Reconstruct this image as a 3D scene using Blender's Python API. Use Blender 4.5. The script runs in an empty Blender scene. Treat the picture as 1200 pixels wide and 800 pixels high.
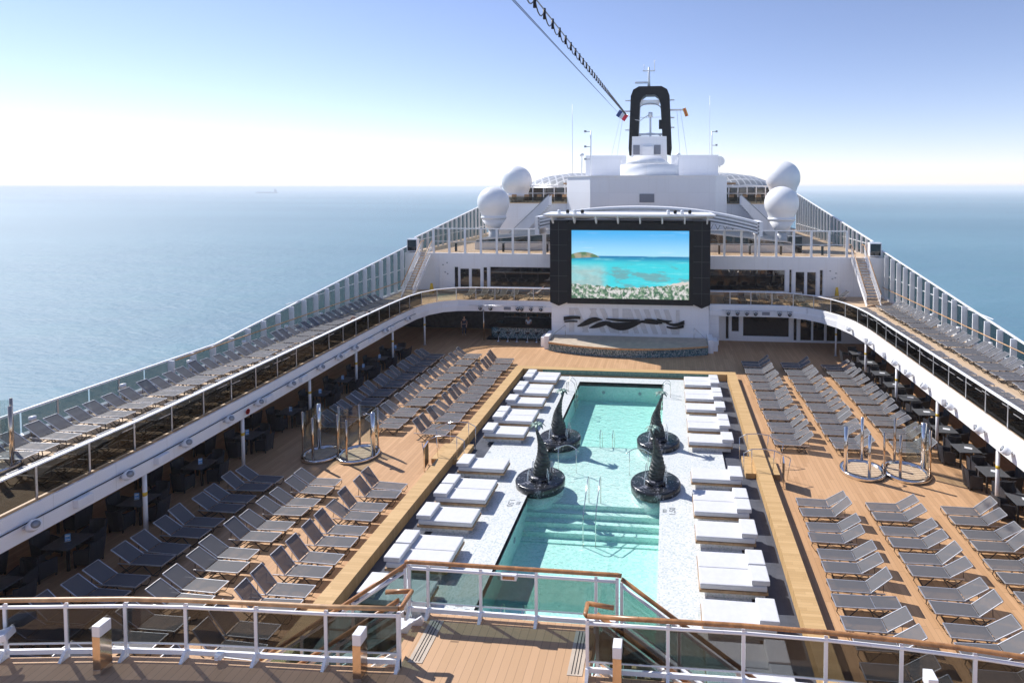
import bpy, bmesh, math, random
from mathutils import Vector, Matrix
random.seed(7)
scene = bpy.context.scene
COL = scene.collection
PI = math.pi
# ------------------------------------------------------------------ materials
class NT:
    """small helper round a node tree"""
    def __init__(s, name):
        s.m = bpy.data.materials.new(name); s.m.use_nodes = True
        s.t = s.m.node_tree; s.t.nodes.clear()
        s.out = s.n('ShaderNodeOutputMaterial')
        s._c = None
    def n(s, kind, **kw):
        nd = s.t.nodes.new(kind)
        for k, v in kw.items(): setattr(nd, k, v)
        return nd
    def link(s, a, b): s.t.links.new(a, b)
    def put(s, sock, v):
        if v is None: return
        if isinstance(v, (int, float)): sock.default_value = v
        elif isinstance(v, (tuple, list)):
            sock.default_value = tuple(v) + ((1,) if len(v) == 3 and len(sock.default_value) == 4 else ())
        else: s.link(v, sock)
    @property
    def co(s):
        if s._c is None: s._c = s.n('ShaderNodeTexCoord')
        return s._c.outputs['Object']
    def sep(s, v):
        x = s.n('ShaderNodeSeparateXYZ'); s.put(x.inputs[0], v); return x.outputs
    def comb(s, x=0, y=0, z=0):
        c = s.n('ShaderNodeCombineXYZ')
        for i, v in enumerate((x, y, z)): s.put(c.inputs[i], v)
        return c.outputs[0]
    def M(s, op, a, b=None, c=None, clamp=False):
        m = s.n('ShaderNodeMath', operation=op, use_clamp=clamp)
        s.put(m.inputs[0], a); s.put(m.inputs[1], b)
        if c is not None: s.put(m.inputs[2], c)
        return m.outputs[0]
    def mix(s, f, a, b, mode='MIX'):
        m = s.n('ShaderNodeMix', data_type='RGBA', blend_type=mode)
        s.put(m.inputs[0], f); s.put(m.inputs[6], a); s.put(m.inputs[7], b)
        return m.outputs[2]
    def noise(s, scale=5, detail=3, vec=None, rough=.5):
        m = s.n('ShaderNodeTexNoise'); s.put(m.inputs['Vector'], vec if vec is not None else s.co)
        m.inputs['Scale'].default_value = scale; m.inputs['Detail'].default_value = detail
        m.inputs['Roughness'].default_value = rough
        return m.outputs['Fac']
    def voro(s, scale=5, vec=None, out='Color', feature='F1'):
        m = s.n('ShaderNodeTexVoronoi', feature=feature); s.put(m.inputs['Vector'], vec if vec is not None else s.co)
        m.inputs['Scale'].default_value = scale
        return m.outputs[out]
    def white(s, vec):
        m = s.n('ShaderNodeTexWhiteNoise', noise_dimensions='3D'); s.put(m.inputs['Vector'], vec); return m.outputs['Value']
    def step(s, v, a, b):
        m = s.n('ShaderNodeMapRange', interpolation_type='SMOOTHSTEP'); s.put(m.inputs[0], v)
        m.inputs[1].default_value = a; m.inputs[2].default_value = b
        return m.outputs[0]
    def bump(s, h, strength=.3, dist=.02):
        b = s.n('ShaderNodeBump'); b.inputs['Strength'].default_value = strength
        b.inputs['Distance'].default_value = dist; s.put(b.inputs['Height'], h)
        return b.outputs[0]
    def pbr(s, col, rough=.5, metal=0, normal=None, spec=None, coat=None):
        b = s.n('ShaderNodeBsdfPrincipled')
        s.put(b.inputs['Base Color'], col); s.put(b.inputs['Roughness'], rough); s.put(b.inputs['Metallic'], metal)
        if normal is not None: s.put(b.inputs['Normal'], normal)
        if spec is not None: s.put(b.inputs['Specular IOR Level'], spec)
        if coat is not None: s.put(b.inputs['Coat Weight'], coat)
        return b.outputs[0]
    def ior(s, v):
        g = s.n('ShaderNodeNewGeometry')
        return s.M('SUBTRACT', v, s.M('MULTIPLY', g.outputs['Backfacing'], v-1/v))
    def done(s, shader):
        s.link(shader, s.out.inputs[0]); return s.m

def simple(name, col, rough=.5, metal=0, var=.12, scale=3, spec=None, bump=0):
    t = NT(name)
    f = t.noise(scale, 4)
    d = tuple(c*(1-var) for c in col); l = tuple(min(1, c*(1+var)) for c in col)
    c = t.mix(t.step(f, .3, .7), d, l)
    nm = t.bump(t.noise(scale*8, 2), bump, .01) if bump else None
    r = t.M('ADD', t.M('MULTIPLY', t.noise(scale*2.3, 2), .12), max(0, rough-.06))
    return t.done(t.pbr(c, r, metal, nm, spec))

def planks(name, base, dark, light, w=.17, L=2.6, axis='x', rough=.62, seam=.045, seamdark=.45):
    """boards w wide across `axis`, butt joints every L"""
    t = NT(name); x, y, z = t.sep(t.co)
    a, b = (x, y) if axis == 'x' else (y, x)
    q = t.M('DIVIDE', a, w); idx = t.M('FLOOR', q); fr = t.M('FRACT', q)
    off = t.M('MULTIPLY', t.white(t.comb(idx, 3, 1)), L)
    r = t.M('DIVIDE', t.M('ADD', b, off), L); jf = t.M('FRACT', r)
    rnd = t.white(t.comb(idx, t.M('FLOOR', r), 7))
    c = t.mix(rnd, dark, light)
    c = t.mix(t.M('MULTIPLY', t.step(t.noise(.35, 4), .35, .7), .35), c, base)
    grain = t.noise(1, 4, t.comb(t.M('MULTIPLY', a, 45), t.M('MULTIPLY', b, 3), 0))
    c = t.mix(t.M('MULTIPLY', grain, .16), c, tuple(v*.55 for v in base))
    stain = t.step(t.noise(1.1, 5, rough=.65), .56, .75)
    c = t.mix(t.M('MULTIPLY', stain, .20), c, tuple(v*.5 for v in base))
    s1 = t.M('LESS_THAN', fr, seam); s2 = t.M('LESS_THAN', jf, .004)
    sm = t.M('MAXIMUM', s1, s2)
    c = t.mix(t.M('MULTIPLY', sm, 1-seamdark), c, tuple(v*.18 for v in base))
    return t.done(t.pbr(c, rough, 0, t.bump(t.M('SUBTRACT', 1, sm), .25, .004), .3))

def glass(name, tint, refl=.9, rough=.02, extra=0):
    t = NT(name)
    tr = t.n('ShaderNodeBsdfTransparent'); t.put(tr.inputs[0], tint)
    gl = t.n('ShaderNodeBsdfGlossy'); t.put(gl.inputs[0], (refl, refl, refl)); t.put(gl.inputs['Roughness'], rough)
    fr = t.n('ShaderNodeFresnel'); t.put(fr.inputs[0], t.ior(1.45))
    dirt = t.M('MULTIPLY', t.noise(2.5, 4), .03)
    f = t.M('ADD', fr.outputs[0], t.M('ADD', dirt, extra), clamp=True)
    mx = t.n('ShaderNodeMixShader'); t.put(mx.inputs[0], f); t.link(tr.outputs[0], mx.inputs[1]); t.link(gl.outputs[0], mx.inputs[2])
    return t.done(mx.outputs[0])

def tiles(name, cols, size=.03, rough=.25, grout=(.5,.5,.5), g=.12):
    t = NT(name); x, y, z = t.sep(t.co)
    ix = [t.M('FLOOR', t.M('DIVIDE', v, size)) for v in (x, y, z)]
    r = t.white(t.comb(*ix))
    rp = t.n('ShaderNodeValToRGB'); t.put(rp.inputs[0], r); rp.color_ramp.interpolation = 'CONSTANT'
    el = rp.color_ramp.elements
    while len(el) < len(cols): el.new(.5)
    for i, c in enumerate(cols): el[i].position = i/len(cols); el[i].color = (*c, 1)
    c = t.mix(t.M('MULTIPLY', t.noise(.8, 3), .25), rp.outputs[0], tuple(v*.8 for v in cols[0]))
    return t.done(t.pbr(c, rough, 0))

MT = {}
def plated(name, col, rough, sx, sz):
    t = NT(name); x, y, z = t.sep(t.co)
    h = t.M('ADD', x, t.M('MULTIPLY', y, 1.0))
    a = t.M('LESS_THAN', t.M('FRACT', t.M('DIVIDE', h, sx)), .02/sx); b = t.M('LESS_THAN', t.M('FRACT', t.M('DIVIDE', z, sz)), .02/sz)
    s = t.M('MAXIMUM', a, b)
    r = t.white(t.comb(t.M('FLOOR', t.M('DIVIDE', h, sx)), t.M('FLOOR', t.M('DIVIDE', z, sz)), 2))
    c = t.mix(r, tuple(v*.97 for v in col), col)
    st = t.step(t.noise(1, 5, t.comb(t.M('MULTIPLY', h, 2.2), 0, t.M('MULTIPLY', z, .18)), .6), .52, .8)
    c = t.mix(t.M('MULTIPLY', st, .30), c, (col[0]*.80, col[1]*.76, col[2]*.70))
    c = t.mix(t.M('MULTIPLY', s, .28), c, tuple(v*.5 for v in col))
    w = t.M('MULTIPLY', t.noise(.9, 2), .5)
    return t.done(t.pbr(c, rough, 0, t.bump(w, .25, .03)))
MT['teak'] = planks('teak_deck', (.55,.325,.168), (.49,.28,.14), (.61,.365,.195))
MT['teak_near'] = planks('teak_front_deck', (.54,.335,.19), (.51,.315,.175), (.57,.355,.205), w=.16, L=9.0, seam=.04, seamdark=.35)
MT['teak_up'] = planks('teak_upper_deck', (.62,.46,.31), (.58,.42,.28), (.66,.50,.34))
MT['rim'] = planks('teak_rim', (.58,.38,.17), (.52,.33,.145), (.64,.42,.20), w=.12, L=1.5, axis='y', seam=.05, seamdark=.6)
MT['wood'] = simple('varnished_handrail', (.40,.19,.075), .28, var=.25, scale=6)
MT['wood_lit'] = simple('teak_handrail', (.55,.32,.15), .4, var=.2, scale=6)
MT['bedwood'] = simple('bed_frame_wood', (.36,.22,.11), .5, var=.25, scale=5)
MT['white'] = plated('white_paint', (.90,.90,.905), .4, 2.4, 1.75)
MT['white_s'] = simple('white_enamel', (.80,.81,.83), .3, var=.03, scale=2)
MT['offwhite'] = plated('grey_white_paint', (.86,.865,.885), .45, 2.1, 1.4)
MT['grey'] = simple('grey_paint', (.33,.35,.38), .5, var=.08)
MT['dark'] = simple('black_paint', (.012,.013,.016), .45, var=.2, spec=.25)
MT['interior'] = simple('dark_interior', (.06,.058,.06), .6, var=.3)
MT['ceiling'] = simple('ceiling_panel', (.75,.75,.75), .6, var=.05)
MT['alu'] = simple('brushed_aluminium', (.62,.62,.63), .35, .6, var=.08, scale=9)
MT['chrome'] = simple('polished_steel', (.80,.76,.72), .12, 1, var=.05, scale=5)
MT['bronze'] = simple('mirror_bronze', (.62,.49,.38), .14, 1, var=.06, scale=4)
MT['leg'] = simple('dark_bronze_legs', (.045,.038,.034), .4, .3, var=.2)
MT['mattress'] = simple('white_cushion', (.64,.64,.65), .8, var=.03, scale=5, bump=.3)
MT['wicker'] = None
MT['tabletop'] = simple('dark_tabletop', (.10,.105,.115), .35, var=.15, scale=8)
MT['yellow'] = simple('yellow_plastic', (.75,.50,.04), .4, var=.06)
MT['red'] = simple('red_paint', (.55,.03,.03), .5, var=.06)
MT['skin'] = simple('skin', (.52,.31,.22), .55, var=.08)
MT['cloth_dark'] = simple('dark_uniform', (.03,.035,.06), .8, var=.2)
MT['cloth_light'] = simple('white_shirt', (.75,.76,.80), .8, var=.05)
MT['cloth_swim'] = simple('swim_shorts', (.08,.10,.25), .8, var=.1)
MT['hair'] = simple('hair', (.04,.028,.02), .6, var=.2)
MT['paint_text'] = simple('grey_lettering', (.22,.24,.25), .6, var=.1)
MT['label_blue'] = simple('blue_menu_card', (.18,.42,.78), .4, var=.3, scale=30)
MT['card_white'] = simple('white_menu_card', (.78,.80,.84), .4, var=.08, scale=30)
MT['sculpt'] = simple('blackened_bronze', (.045,.052,.050), .42, .25, var=.55, scale=7, bump=.6)
MT['leafgreen'] = simple('verdigris_leaf', (.16,.24,.20), .45, .2, var=.4, scale=14)
MT['domewhite'] = simple('radome_white', (.85,.85,.85), .35, var=.02, scale=1)
MT['joint'] = simple('panel_joint_grey', (.05,.055,.06), .5)
MT['plate_tan'] = simple('tan_plate', (.52,.43,.34), .5, var=.08)
MT['hull'] = simple('hull_paint', (.72,.73,.75), .4, var=.04, scale=.2)
MT['ship_far'] = simple('cargo_hull', (.12,.10,.12), .6, var=.1, scale=.05)
def _wicker():
    t = NT('woven_rattan'); x, y, z = t.sep(t.co)
    w = t.M('MULTIPLY', t.M('SINE', t.M('MULTIPLY', t.M('ADD', x, y), 260)), t.M('SINE', t.M('MULTIPLY', z, 260)))
    c = t.mix(t.step(w, -.6, .6), (.016,.017,.022), (.05,.052,.062))
    return t.done(t.pbr(c, .5, 0, t.bump(w, .5, .004)))
MT['wicker'] = _wicker()
def _sling():
    t = NT('mesh_sling'); x, y, z = t.sep(t.co)
    w = t.M('SINE', t.M('MULTIPLY', y, 520))
    c = t.mix(t.step(w, -.5, .5), (.135,.138,.150), (.178,.178,.188))
    c = t.mix(t.M('MULTIPLY', t.noise(3, 3), .25), c, (.21,.205,.205))
    d = t.pbr(c, .6, 0, None, .3)
    tr = t.n('ShaderNodeBsdfTransparent')
    tl = t.n('ShaderNodeBsdfTranslucent'); t.put(tl.inputs[0], (.10,.09,.085))
    m1 = t.n('ShaderNodeMixShader'); m1.inputs[0].default_value = .12; t.link(d, m1.inputs[1]); t.link(tl.outputs[0], m1.inputs[2])
    m2 = t.n('ShaderNodeMixShader'); m2.inputs[0].default_value = .30; t.link(m1.outputs[0], m2.inputs[1]); t.link(tr.outputs[0], m2.inputs[2])
    return t.done(m2.outputs[0])
MT['sling'] = _sling()
def _slate():
    t = NT('slate_floor'); x, y, z = t.sep(t.co)
    fx = t.M('FRACT', t.M('DIVIDE', x, .6)); fy = t.M('FRACT', t.M('DIVIDE', y, .6))
    s = t.M('MAXIMUM', t.M('LESS_THAN', fx, .015), t.M('LESS_THAN', fy, .015))
    r = t.white(t.comb(t.M('FLOOR', t.M('DIVIDE', x, .6)), t.M('FLOOR', t.M('DIVIDE', y, .6)), 2))
    c = t.mix(r, (.078,.084,.104), (.10,.107,.13))
    c = t.mix(t.step(t.noise(2.2, 5, rough=.7), .45, .75), c, (.06,.065,.08))
    c = t.mix(t.M('MULTIPLY', s, .5), c, (.06,.065,.075))
    return t.done(t.pbr(c, .7, spec=.25))
MT['slate'] = _slate()
MT['mosaic_white'] = tiles('white_pool_mosaic', [(.70,.71,.70),(.74,.745,.735),(.66,.68,.66),(.60,.635,.61),(.75,.755,.75),(.70,.71,.70),(.50,.56,.52)], .05, .35)
MT['mosaic_pool'] = tiles('aqua_pool_mosaic', [(.62,.80,.73),(.68,.83,.77),(.57,.77,.70),(.70,.83,.77),(.61,.79,.72),(.52,.72,.66)], .09, .4)
MT['mosaic_teal'] = tiles('teal_mosaic', [(.05,.11,.14),(.16,.28,.32),(.06,.15,.19),(.38,.46,.48),(.10,.19,.19),(.04,.08,.12),(.24,.34,.35)], .06, .2)
MT['mosaic_green'] = tiles('green_wall_mosaic', [(.10,.22,.17),(.14,.27,.20),(.08,.18,.15)], .08, .25)
def _marble():
    t = NT('wet_black_marble')
    v = t.step(t.noise(3.5, 8, rough=.7), .54, .62)
    w = t.step(t.noise(9, 5, rough=.7), .60, .68)
    c = t.mix(t.M('MAXIMUM', t.M('MULTIPLY', v, .6), w), (.02,.022,.026), (.36,.36,.40))
    return t.done(t.pbr(c, .18, 0, t.bump(t.noise(14, 4), .5, .03)))
MT['marble'] = _marble()
MT['step_shade'] = simple('step_edge_tile', (.30,.50,.46), .4)  # dull teal that stands for shading on the pool steps
def _leaves():
    t = NT('lattice_glazing'); x, y, z = t.sep(t.co)
    a = t.M('LESS_THAN', t.M('FRACT', t.M('ADD', t.M('MULTIPLY', x, .9), t.M('MULTIPLY', y, .25))), .22)
    b = t.M('LESS_THAN', t.M('FRACT', t.M('SUBTRACT', t.M('MULTIPLY', y, .5), t.M('MULTIPLY', x, .3))), .22)
    f = t.M('MAXIMUM', a, b)
    c = t.mix(f, t.mix(t.noise(.6, 4), (.14,.15,.15), (.5,.5,.49)), (.62,.62,.60))
    return t.done(t.pbr(c, .3))
MT['lattice'] = _leaves()
MT['g_front'] = glass('smoked_glass', (.42,.43,.43), .8)
MT['g_mid'] = glass('grey_green_glass', (.50,.60,.58), .9)
MT['g_clear'] = glass('clear_glass', (.86,.90,.89), .9)
MT['g_side'] = glass('green_windscreen_glass', (.50,.53,.52), .35)
MT['g_bal'] = glass('balcony_glass', (.33,.325,.31), .22)
MT['g_top'] = glass('top_deck_glass', (.86,.85,.83), .8)
MT['g_far'] = glass('clear_balcony_glass', (.74,.72,.66), .9)
def _window():
    t = NT('dark_window_glass')
    return t.done(t.pbr((.012,.013,.016), .03, 0, t.bump(t.noise(1.2, 2), .04, .02), .9))
MT['window'] = _window()
def _louvre():
    t = NT('louvre_grey'); x, y, z = t.sep(t.co)
    s = t.M('LESS_THAN', t.M('FRACT', t.M('MULTIPLY', z, 9)), .45)
    return t.done(t.pbr(t.mix(s, (.30,.32,.37), (.12,.13,.16)), .5))
MT['louvre'] = _louvre()
def _panel():
    t = NT('speaker_grille'); x, y, z = t.sep(t.co)
    s = t.M('LESS_THAN', t.M('FRACT', t.M('MULTIPLY', x, 14)), .4)
    return t.done(t.pbr(t.mix(s, (.010,.011,.015), (.016,.017,.022)), .5, spec=.25))
MT['panel'] = _panel()
def _water():
    t = NT('pool_water')
    n = t.M('ADD', t.noise(3.2, 4, rough=.6), t.M('MULTIPLY', t.noise(9, 3), .45))
    bp = t.bump(n, .8, .11)
    tr = t.n('ShaderNodeBsdfTransparent'); t.put(tr.inputs[0], (1, 1, 1))
    gl = t.n('ShaderNodeBsdfGlossy'); t.put(gl.inputs[0], (1, 1, 1)); t.put(gl.inputs['Roughness'], .04); t.link(bp, gl.inputs['Normal'])
    fr = t.n('ShaderNodeFresnel'); t.put(fr.inputs[0], t.ior(1.33)); t.link(bp, fr.inputs['Normal'])
    mx = t.n('ShaderNodeMixShader'); t.put(mx.inputs[0], fr.outputs[0]); t.link(tr.outputs[0], mx.inputs[1]); t.link(gl.outputs[0], mx.inputs[2])
    vo = t.n('ShaderNodeVolumeAbsorption'); t.put(vo.inputs[0], (.06,.97,.86)); vo.inputs['Density'].default_value = .10
    t.link(vo.outputs[0], t.out.inputs['Volume'])
    return t.done(mx.outputs[0])
MT['water'] = _water()
def _sea():
    t = NT('sea_water'); x, y, z = t.sep(t.co)
    v = t.comb(t.M('MULTIPLY', x, .55), y, 0)
    n = t.M('ADD', t.noise(.045, 8, v, .62), t.M('MULTIPLY', t.noise(.4, 4, v), .25))
    big = t.noise(.0022, 5, t.comb(t.M('MULTIPLY', x, .3), y, 0))
    c = t.mix(t.step(big, .35, .68), (.085,.185,.255), (.13,.255,.325))
    c = t.mix(t.M('MULTIPLY', t.step(n, .5, .85), .5), c, (.09,.22,.27))
    return t.done(t.pbr(c, .6, 0, t.bump(n, .85, 2.2), .28))
MT['sea'] = _sea()
def _jet():
    t = NT('falling_water')
    tr = t.n('ShaderNodeBsdfTransparent'); d = t.pbr((.85,.9,.92), .15)
    mx = t.n('ShaderNodeMixShader'); t.put(mx.inputs[0], t.M('MULTIPLY', t.step(t.noise(18, 3), .35, .65), .75)); t.link(tr.outputs[0], mx.inputs[1]); t.link(d, mx.inputs[2])
    return t.done(mx.outputs[0])
MT['jet'] = _jet()
def _screen():
    """the seaside picture on the big screen: u 0..9.65, v 0..5.63 in object space (x, z)"""
    t = NT('led_screen_picture'); x, y, z = t.sep(t.co)
    u = t.M('DIVIDE', x, 9.65); v = t.M('DIVIDE', z, 5.63)
    uv = t.comb(t.M('MULTIPLY', u, 1.7), v, 0)
    sky = t.mix(t.step(v, .6, 1), (.36,.70,.93), (.07,.42,.83))
    cl = t.step(t.noise(3, 5, t.comb(u, t.M('MULTIPLY', v, 7), 0)), .58, .8)
    sky = t.mix(t.M('MULTIPLY', cl, .35), sky, (.75,.87,.95))
    sea = t.mix(t.step(v, .50, .62), (.05,.62,.72), (.015,.20,.42))
    bands = t.noise(4, 5, t.comb(u, t.M('MULTIPLY', v, 5), 0))
    sea = t.mix(t.M('MULTIPLY', t.step(bands, .54, .68), .6), sea, (.30,.80,.82))
    reef = t.M('MULTIPLY', t.step(t.noise(3.2, 7, t.comb(t.M('MULTIPLY', u, 1.2), t.M('MULTIPLY', v, 2.6), 3), .65), .50, .60), t.M('SUBTRACT', 1, t.step(v, .42, .55)))
    sea = t.mix(t.M('MULTIPLY', reef, .8), sea, (.16,.33,.36))
    pl = t.M('MULTIPLY', t.M('SUBTRACT', 1, t.step(u, .22, .34)), t.M('SUBTRACT', 1, t.step(v, .40, .56)))
    sea = t.mix(t.M('MULTIPLY', pl, .7), sea, t.mix(t.noise(12, 5, uv), (.22,.40,.42), (.60,.74,.72)))
    img = t.mix(t.step(v, .62, .63), sea, sky)
    du = t.M('SUBTRACT', u, .10)
    ht = t.M('ADD', .62, t.M('SUBTRACT', .055, t.M('MULTIPLY', t.M('MULTIPLY', du, du), 3.6)))
    ht = t.M('ADD', ht, t.M('MULTIPLY', t.noise(14, 4, uv), .012))
    hm = t.M('MULTIPLY', t.M('LESS_THAN', v, ht), t.M('GREATER_THAN', v, t.M('ADD', .585, t.M('MULTIPLY', u, .09))))
    img = t.mix(hm, img, t.mix(t.step(t.noise(9, 5, uv), .4, .6), (.10,.20,.10), (.36,.33,.24)))
    top = t.M('ADD', .13, t.M('MULTIPLY', t.noise(16, 5, uv), .07))
    top = t.M('ADD', top, t.M('MULTIPLY', t.M('ABSOLUTE', t.M('SUBTRACT', u, .48)), .10))
    sand = t.M('LESS_THAN', v, t.M('ADD', top, t.M('MULTIPLY', t.step(u, .75, 1), .05)))
    img = t.mix(sand, img, (.66,.60,.56))
    gm = t.M('LESS_THAN', v, top)
    vc = t.voro(26, uv, 'Distance')
    g = t.mix(t.step(vc, .2, .75), (.24,.36,.24), (.05,.13,.08))
    g = t.mix(t.step(t.noise(15, 6, uv, .7), .49, .56), g, (.66,.64,.64))
    img = t.mix(gm, img, g)
    e = t.n('ShaderNodeEmission'); t.put(e.inputs[0], img); e.inputs[1].default_value = .78
    gl = t.n('ShaderNodeBsdfGlossy'); t.put(gl.inputs[0], (.04,.04,.04)); gl.inputs['Roughness'].default_value = .4
    ad = t.n('ShaderNodeAddShader'); t.link(e.outputs[0], ad.inputs[0]); t.link(gl.outputs[0], ad.inputs[1])
    t.emis = e
    return t.done(ad.outputs[0])
MT['screen'] = _screen()

# ------------------------------------------------------------------ mesh helpers
class MB:
    def __init__(s): s.v = []; s.f = []; s.smooth = []
    def add(s, vs, fs, sm=False):
        o = len(s.v); s.v += [tuple(v) for v in vs]
        s.f += [tuple(i+o for i in f) for f in fs]; s.smooth += [sm]*len(fs); return s
    def box(s, x0, x1, y0, y1, z0, z1):
        if x0 > x1: x0, x1 = x1, x0
        if y0 > y1: y0, y1 = y1, y0
        vs = [(x0,y0,z0),(x1,y0,z0),(x1,y1,z0),(x0,y1,z0),(x0,y0,z1),(x1,y0,z1),(x1,y1,z1),(x0,y1,z1)]
        return s.add(vs, [(0,3,2,1),(4,5,6,7),(0,1,5,4),(1,2,6,5),(2,3,7,6),(3,0,4,7)])
    def bar(s, a, b, w, h, up=(0,0,1)):
        """rectangular bar from a to b; w sideways, h along up"""
        a = Vector(a); b = Vector(b); d = (b-a).normalized(); u = Vector(up)
        sd = d.cross(u)
        if sd.length < 1e-5: sd = d.cross(Vector((0,1,0)))
        sd.normalize(); u = sd.cross(d).normalized()
        vs = []
        for p in (a, b):
            for i, j in ((-1,-1),(1,-1),(1,1),(-1,1)): vs.append(p + sd*(w/2*i) + u*(h/2*j))
        return s.add(vs, [(0,1,2,3),(7,6,5,4),(0,4,5,1),(1,5,6,2),(2,6,7,3),(3,7,4,0)])
    def tube(s, pts, r, n=8, r2=None):
        pts = [Vector(p) for p in pts]; rings = []
        m = len(pts)
        for i, p in enumerate(pts):
            d = (pts[min(i+1, m-1)] - pts[max(i-1, 0)]).normalized()
            ref = Vector((0,0,1)) if abs(d.z) < .9 else Vector((1,0,0))
            a = d.cross(ref).normalized(); b = d.cross(a).normalized()
            rr = r if r2 is None else r + (r2-r)*i/(m-1)
            rings.append([p + (a*math.cos(2*PI*k/n) + b*math.sin(2*PI*k/n))*rr for k in range(n)])
        vs = [v for rg in rings for v in rg]; fs = []
        for i in range(m-1):
            for k in range(n):
                k2 = (k+1) % n; fs.append((i*n+k, i*n+k2, (i+1)*n+k2, (i+1)*n+k))
        s.add(vs, fs, True)
        o = len(s.v) - len(vs)
        s.f.append(tuple(o+k for k in reversed(range(n)))); s.f.append(tuple(o+(m-1)*n+k for k in range(n))); s.smooth += [False, False]
        return s
    def lathe(s, prof, n=24, c=(0,0,0), sm=True, sx=1, sy=1):
        vs = []; fs = []
        for r, z in prof:
            for k in range(n):
                a = 2*PI*k/n; vs.append((c[0]+r*sx*math.cos(a), c[1]+r*sy*math.sin(a), c[2]+z))
        for i in range(len(prof)-1):
            for k in range(n):
                k2 = (k+1) % n; fs.append((i*n+k, i*n+k2, (i+1)*n+k2, (i+1)*n+k))
        s.add(vs, fs, sm); o = len(s.v)-len(vs); m = len(prof)
        if prof[0][0] > 1e-4: s.f.append(tuple(o+k for k in reversed(range(n)))); s.smooth.append(False)
        if prof[-1][0] > 1e-4: s.f.append(tuple(o+(m-1)*n+k for k in range(n))); s.smooth.append(False)
        return s
    def prism(s, poly, z0, z1):
        n = len(poly)
        ar = sum(poly[i][0]*poly[(i+1)%n][1]-poly[(i+1)%n][0]*poly[i][1] for i in range(n))
        if ar < 0: poly = poly[::-1]
        vs = [(x,y,z0) for x,y in poly]+[(x,y,z1) for x,y in poly]
        fs = [tuple(reversed(range(n))), tuple(range(n, 2*n))]+[(i,(i+1)%n,n+(i+1)%n,n+i) for i in range(n)]
        return s.add(vs, fs)
    def prism_xz(s, poly, y0, y1):
        """polygon in x,z extruded along y"""
        n = len(poly)
        vs = [(x,y0,z) for x,z in poly]+[(x,y1,z) for x,z in poly]
        fs = [tuple(range(n)), tuple(reversed(range(n, 2*n)))]+[((i+1)%n,i,n+i,n+(i+1)%n) for i in range(n)]
        return s.add(vs, fs)
    def ribbon(s, path, z0, z1, off0=0, off1=0, th=.03):
        """thin upright wall along a plan path; z0,z1 numbers or functions"""
        for i in range(len(path)-1):
            (xa,ya),(xb,yb) = path[i], path[i+1]
            d = Vector((xb-xa, yb-ya)).normalized(); nx, ny = -d.y*th/2, d.x*th/2
            za0, zb0 = (z0(xa,ya), z0(xb,yb)) if callable(z0) else (z0, z0)
            za1, zb1 = (z1(xa,ya), z1(xb,yb)) if callable(z1) else (z1, z1)
            vs = [(xa-nx,ya-ny,za0),(xb-nx,yb-ny,zb0),(xb+nx,yb+ny,zb0),(xa+nx,ya+ny,za0),
                  (xa-nx,ya-ny,za1),(xb-nx,yb-ny,zb1),(xb+nx,yb+ny,zb1),(xa+nx,ya+ny,za1)]
            s.add(vs, [(0,3,2,1),(4,5,6,7),(0,1,5,4),(1,2,6,5),(2,3,7,6),(3,0,4,7)])
        return s
    def build(s, name, mat, parent=None, world=False, bevel=0, props=None):
        me = bpy.data.meshes.new(name)
        off = Vector((0,0,0))
        if parent is not None and world: off = Vector(parent.location)
        me.from_pydata([tuple(Vector(v)-off) for v in s.v], [], s.f)
        me.polygons.foreach_set('use_smooth', s.smooth)
        bm = bmesh.new(); bm.from_mesh(me)
        bmesh.ops.recalc_face_normals(bm, faces=bm.faces)
        if bevel:
            bmesh.ops.bevel(bm, geom=[e for e in bm.edges if e.is_manifold and e.calc_face_angle(0) > .6], offset=bevel, segments=2, affect='EDGES', profile=.6)
        bm.to_mesh(me); bm.free()
        me.materials.append(MT[mat] if isinstance(mat, str) else mat); me.update()
        o = bpy.data.objects.new(name, me); COL.objects.link(o)
        if parent is not None: o.parent = parent
        if props:
            for k, v in props.items(): o[k] = v
        return o
def tag(o, label=None, cat=None, group=None, kind=None):
    if label: o['label'] = label
    if cat: o['category'] = cat
    if group: o['group'] = group
    if kind: o['kind'] = kind
    return o
def thing(name, label, cat, loc=(0,0,0), rotz=0, group=None):
    o = bpy.data.objects.new(name, None); COL.objects.link(o)
    o.location = loc; o.rotation_euler = (0,0,rotz); o.empty_display_size = .2
    return tag(o, label, cat, group)
KIDS = {}
def dup(src, loc, rotz, label, group=None, scale=None):
    """copy of a thing with its parts and sub-parts"""
    if src not in KIDS: KIDS[src] = [(c, list(c.children)) for c in list(src.children)]
    r = src.copy(); COL.objects.link(r); r.location = loc; r.rotation_euler = (0,0,rotz)
    r['label'] = label
    if group: r['group'] = group
    for ch, gs in KIDS[src]:
        c = ch.copy(); COL.objects.link(c); c.parent = r
        for g in gs:
            d = g.copy(); COL.objects.link(d); d.parent = c
    return r
ONES = ['', 'first','second','third','fourth','fifth','sixth','seventh','eighth','ninth','tenth','eleventh','twelfth','thirteenth','fourteenth','fifteenth','sixteenth','seventeenth','eighteenth','nineteenth']
TENS = {2:'twent',3:'thirt',4:'fort',5:'fift'}
def nth(i):
    if i < 20: return ONES[i]
    t, u = divmod(i, 10)
    return TENS[t]+'ieth' if u == 0 else TENS[t]+'y-'+ONES[u]
def interp(path, y):
    """x of a plan path (ordered by y) at y"""
    for (xa,ya),(xb,yb) in zip(path, path[1:]):
        if ya <= y <= yb: return xa+(xb-xa)*(y-ya)/(yb-ya)
    return path[0][0] if y < path[0][1] else path[-1][0]

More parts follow.
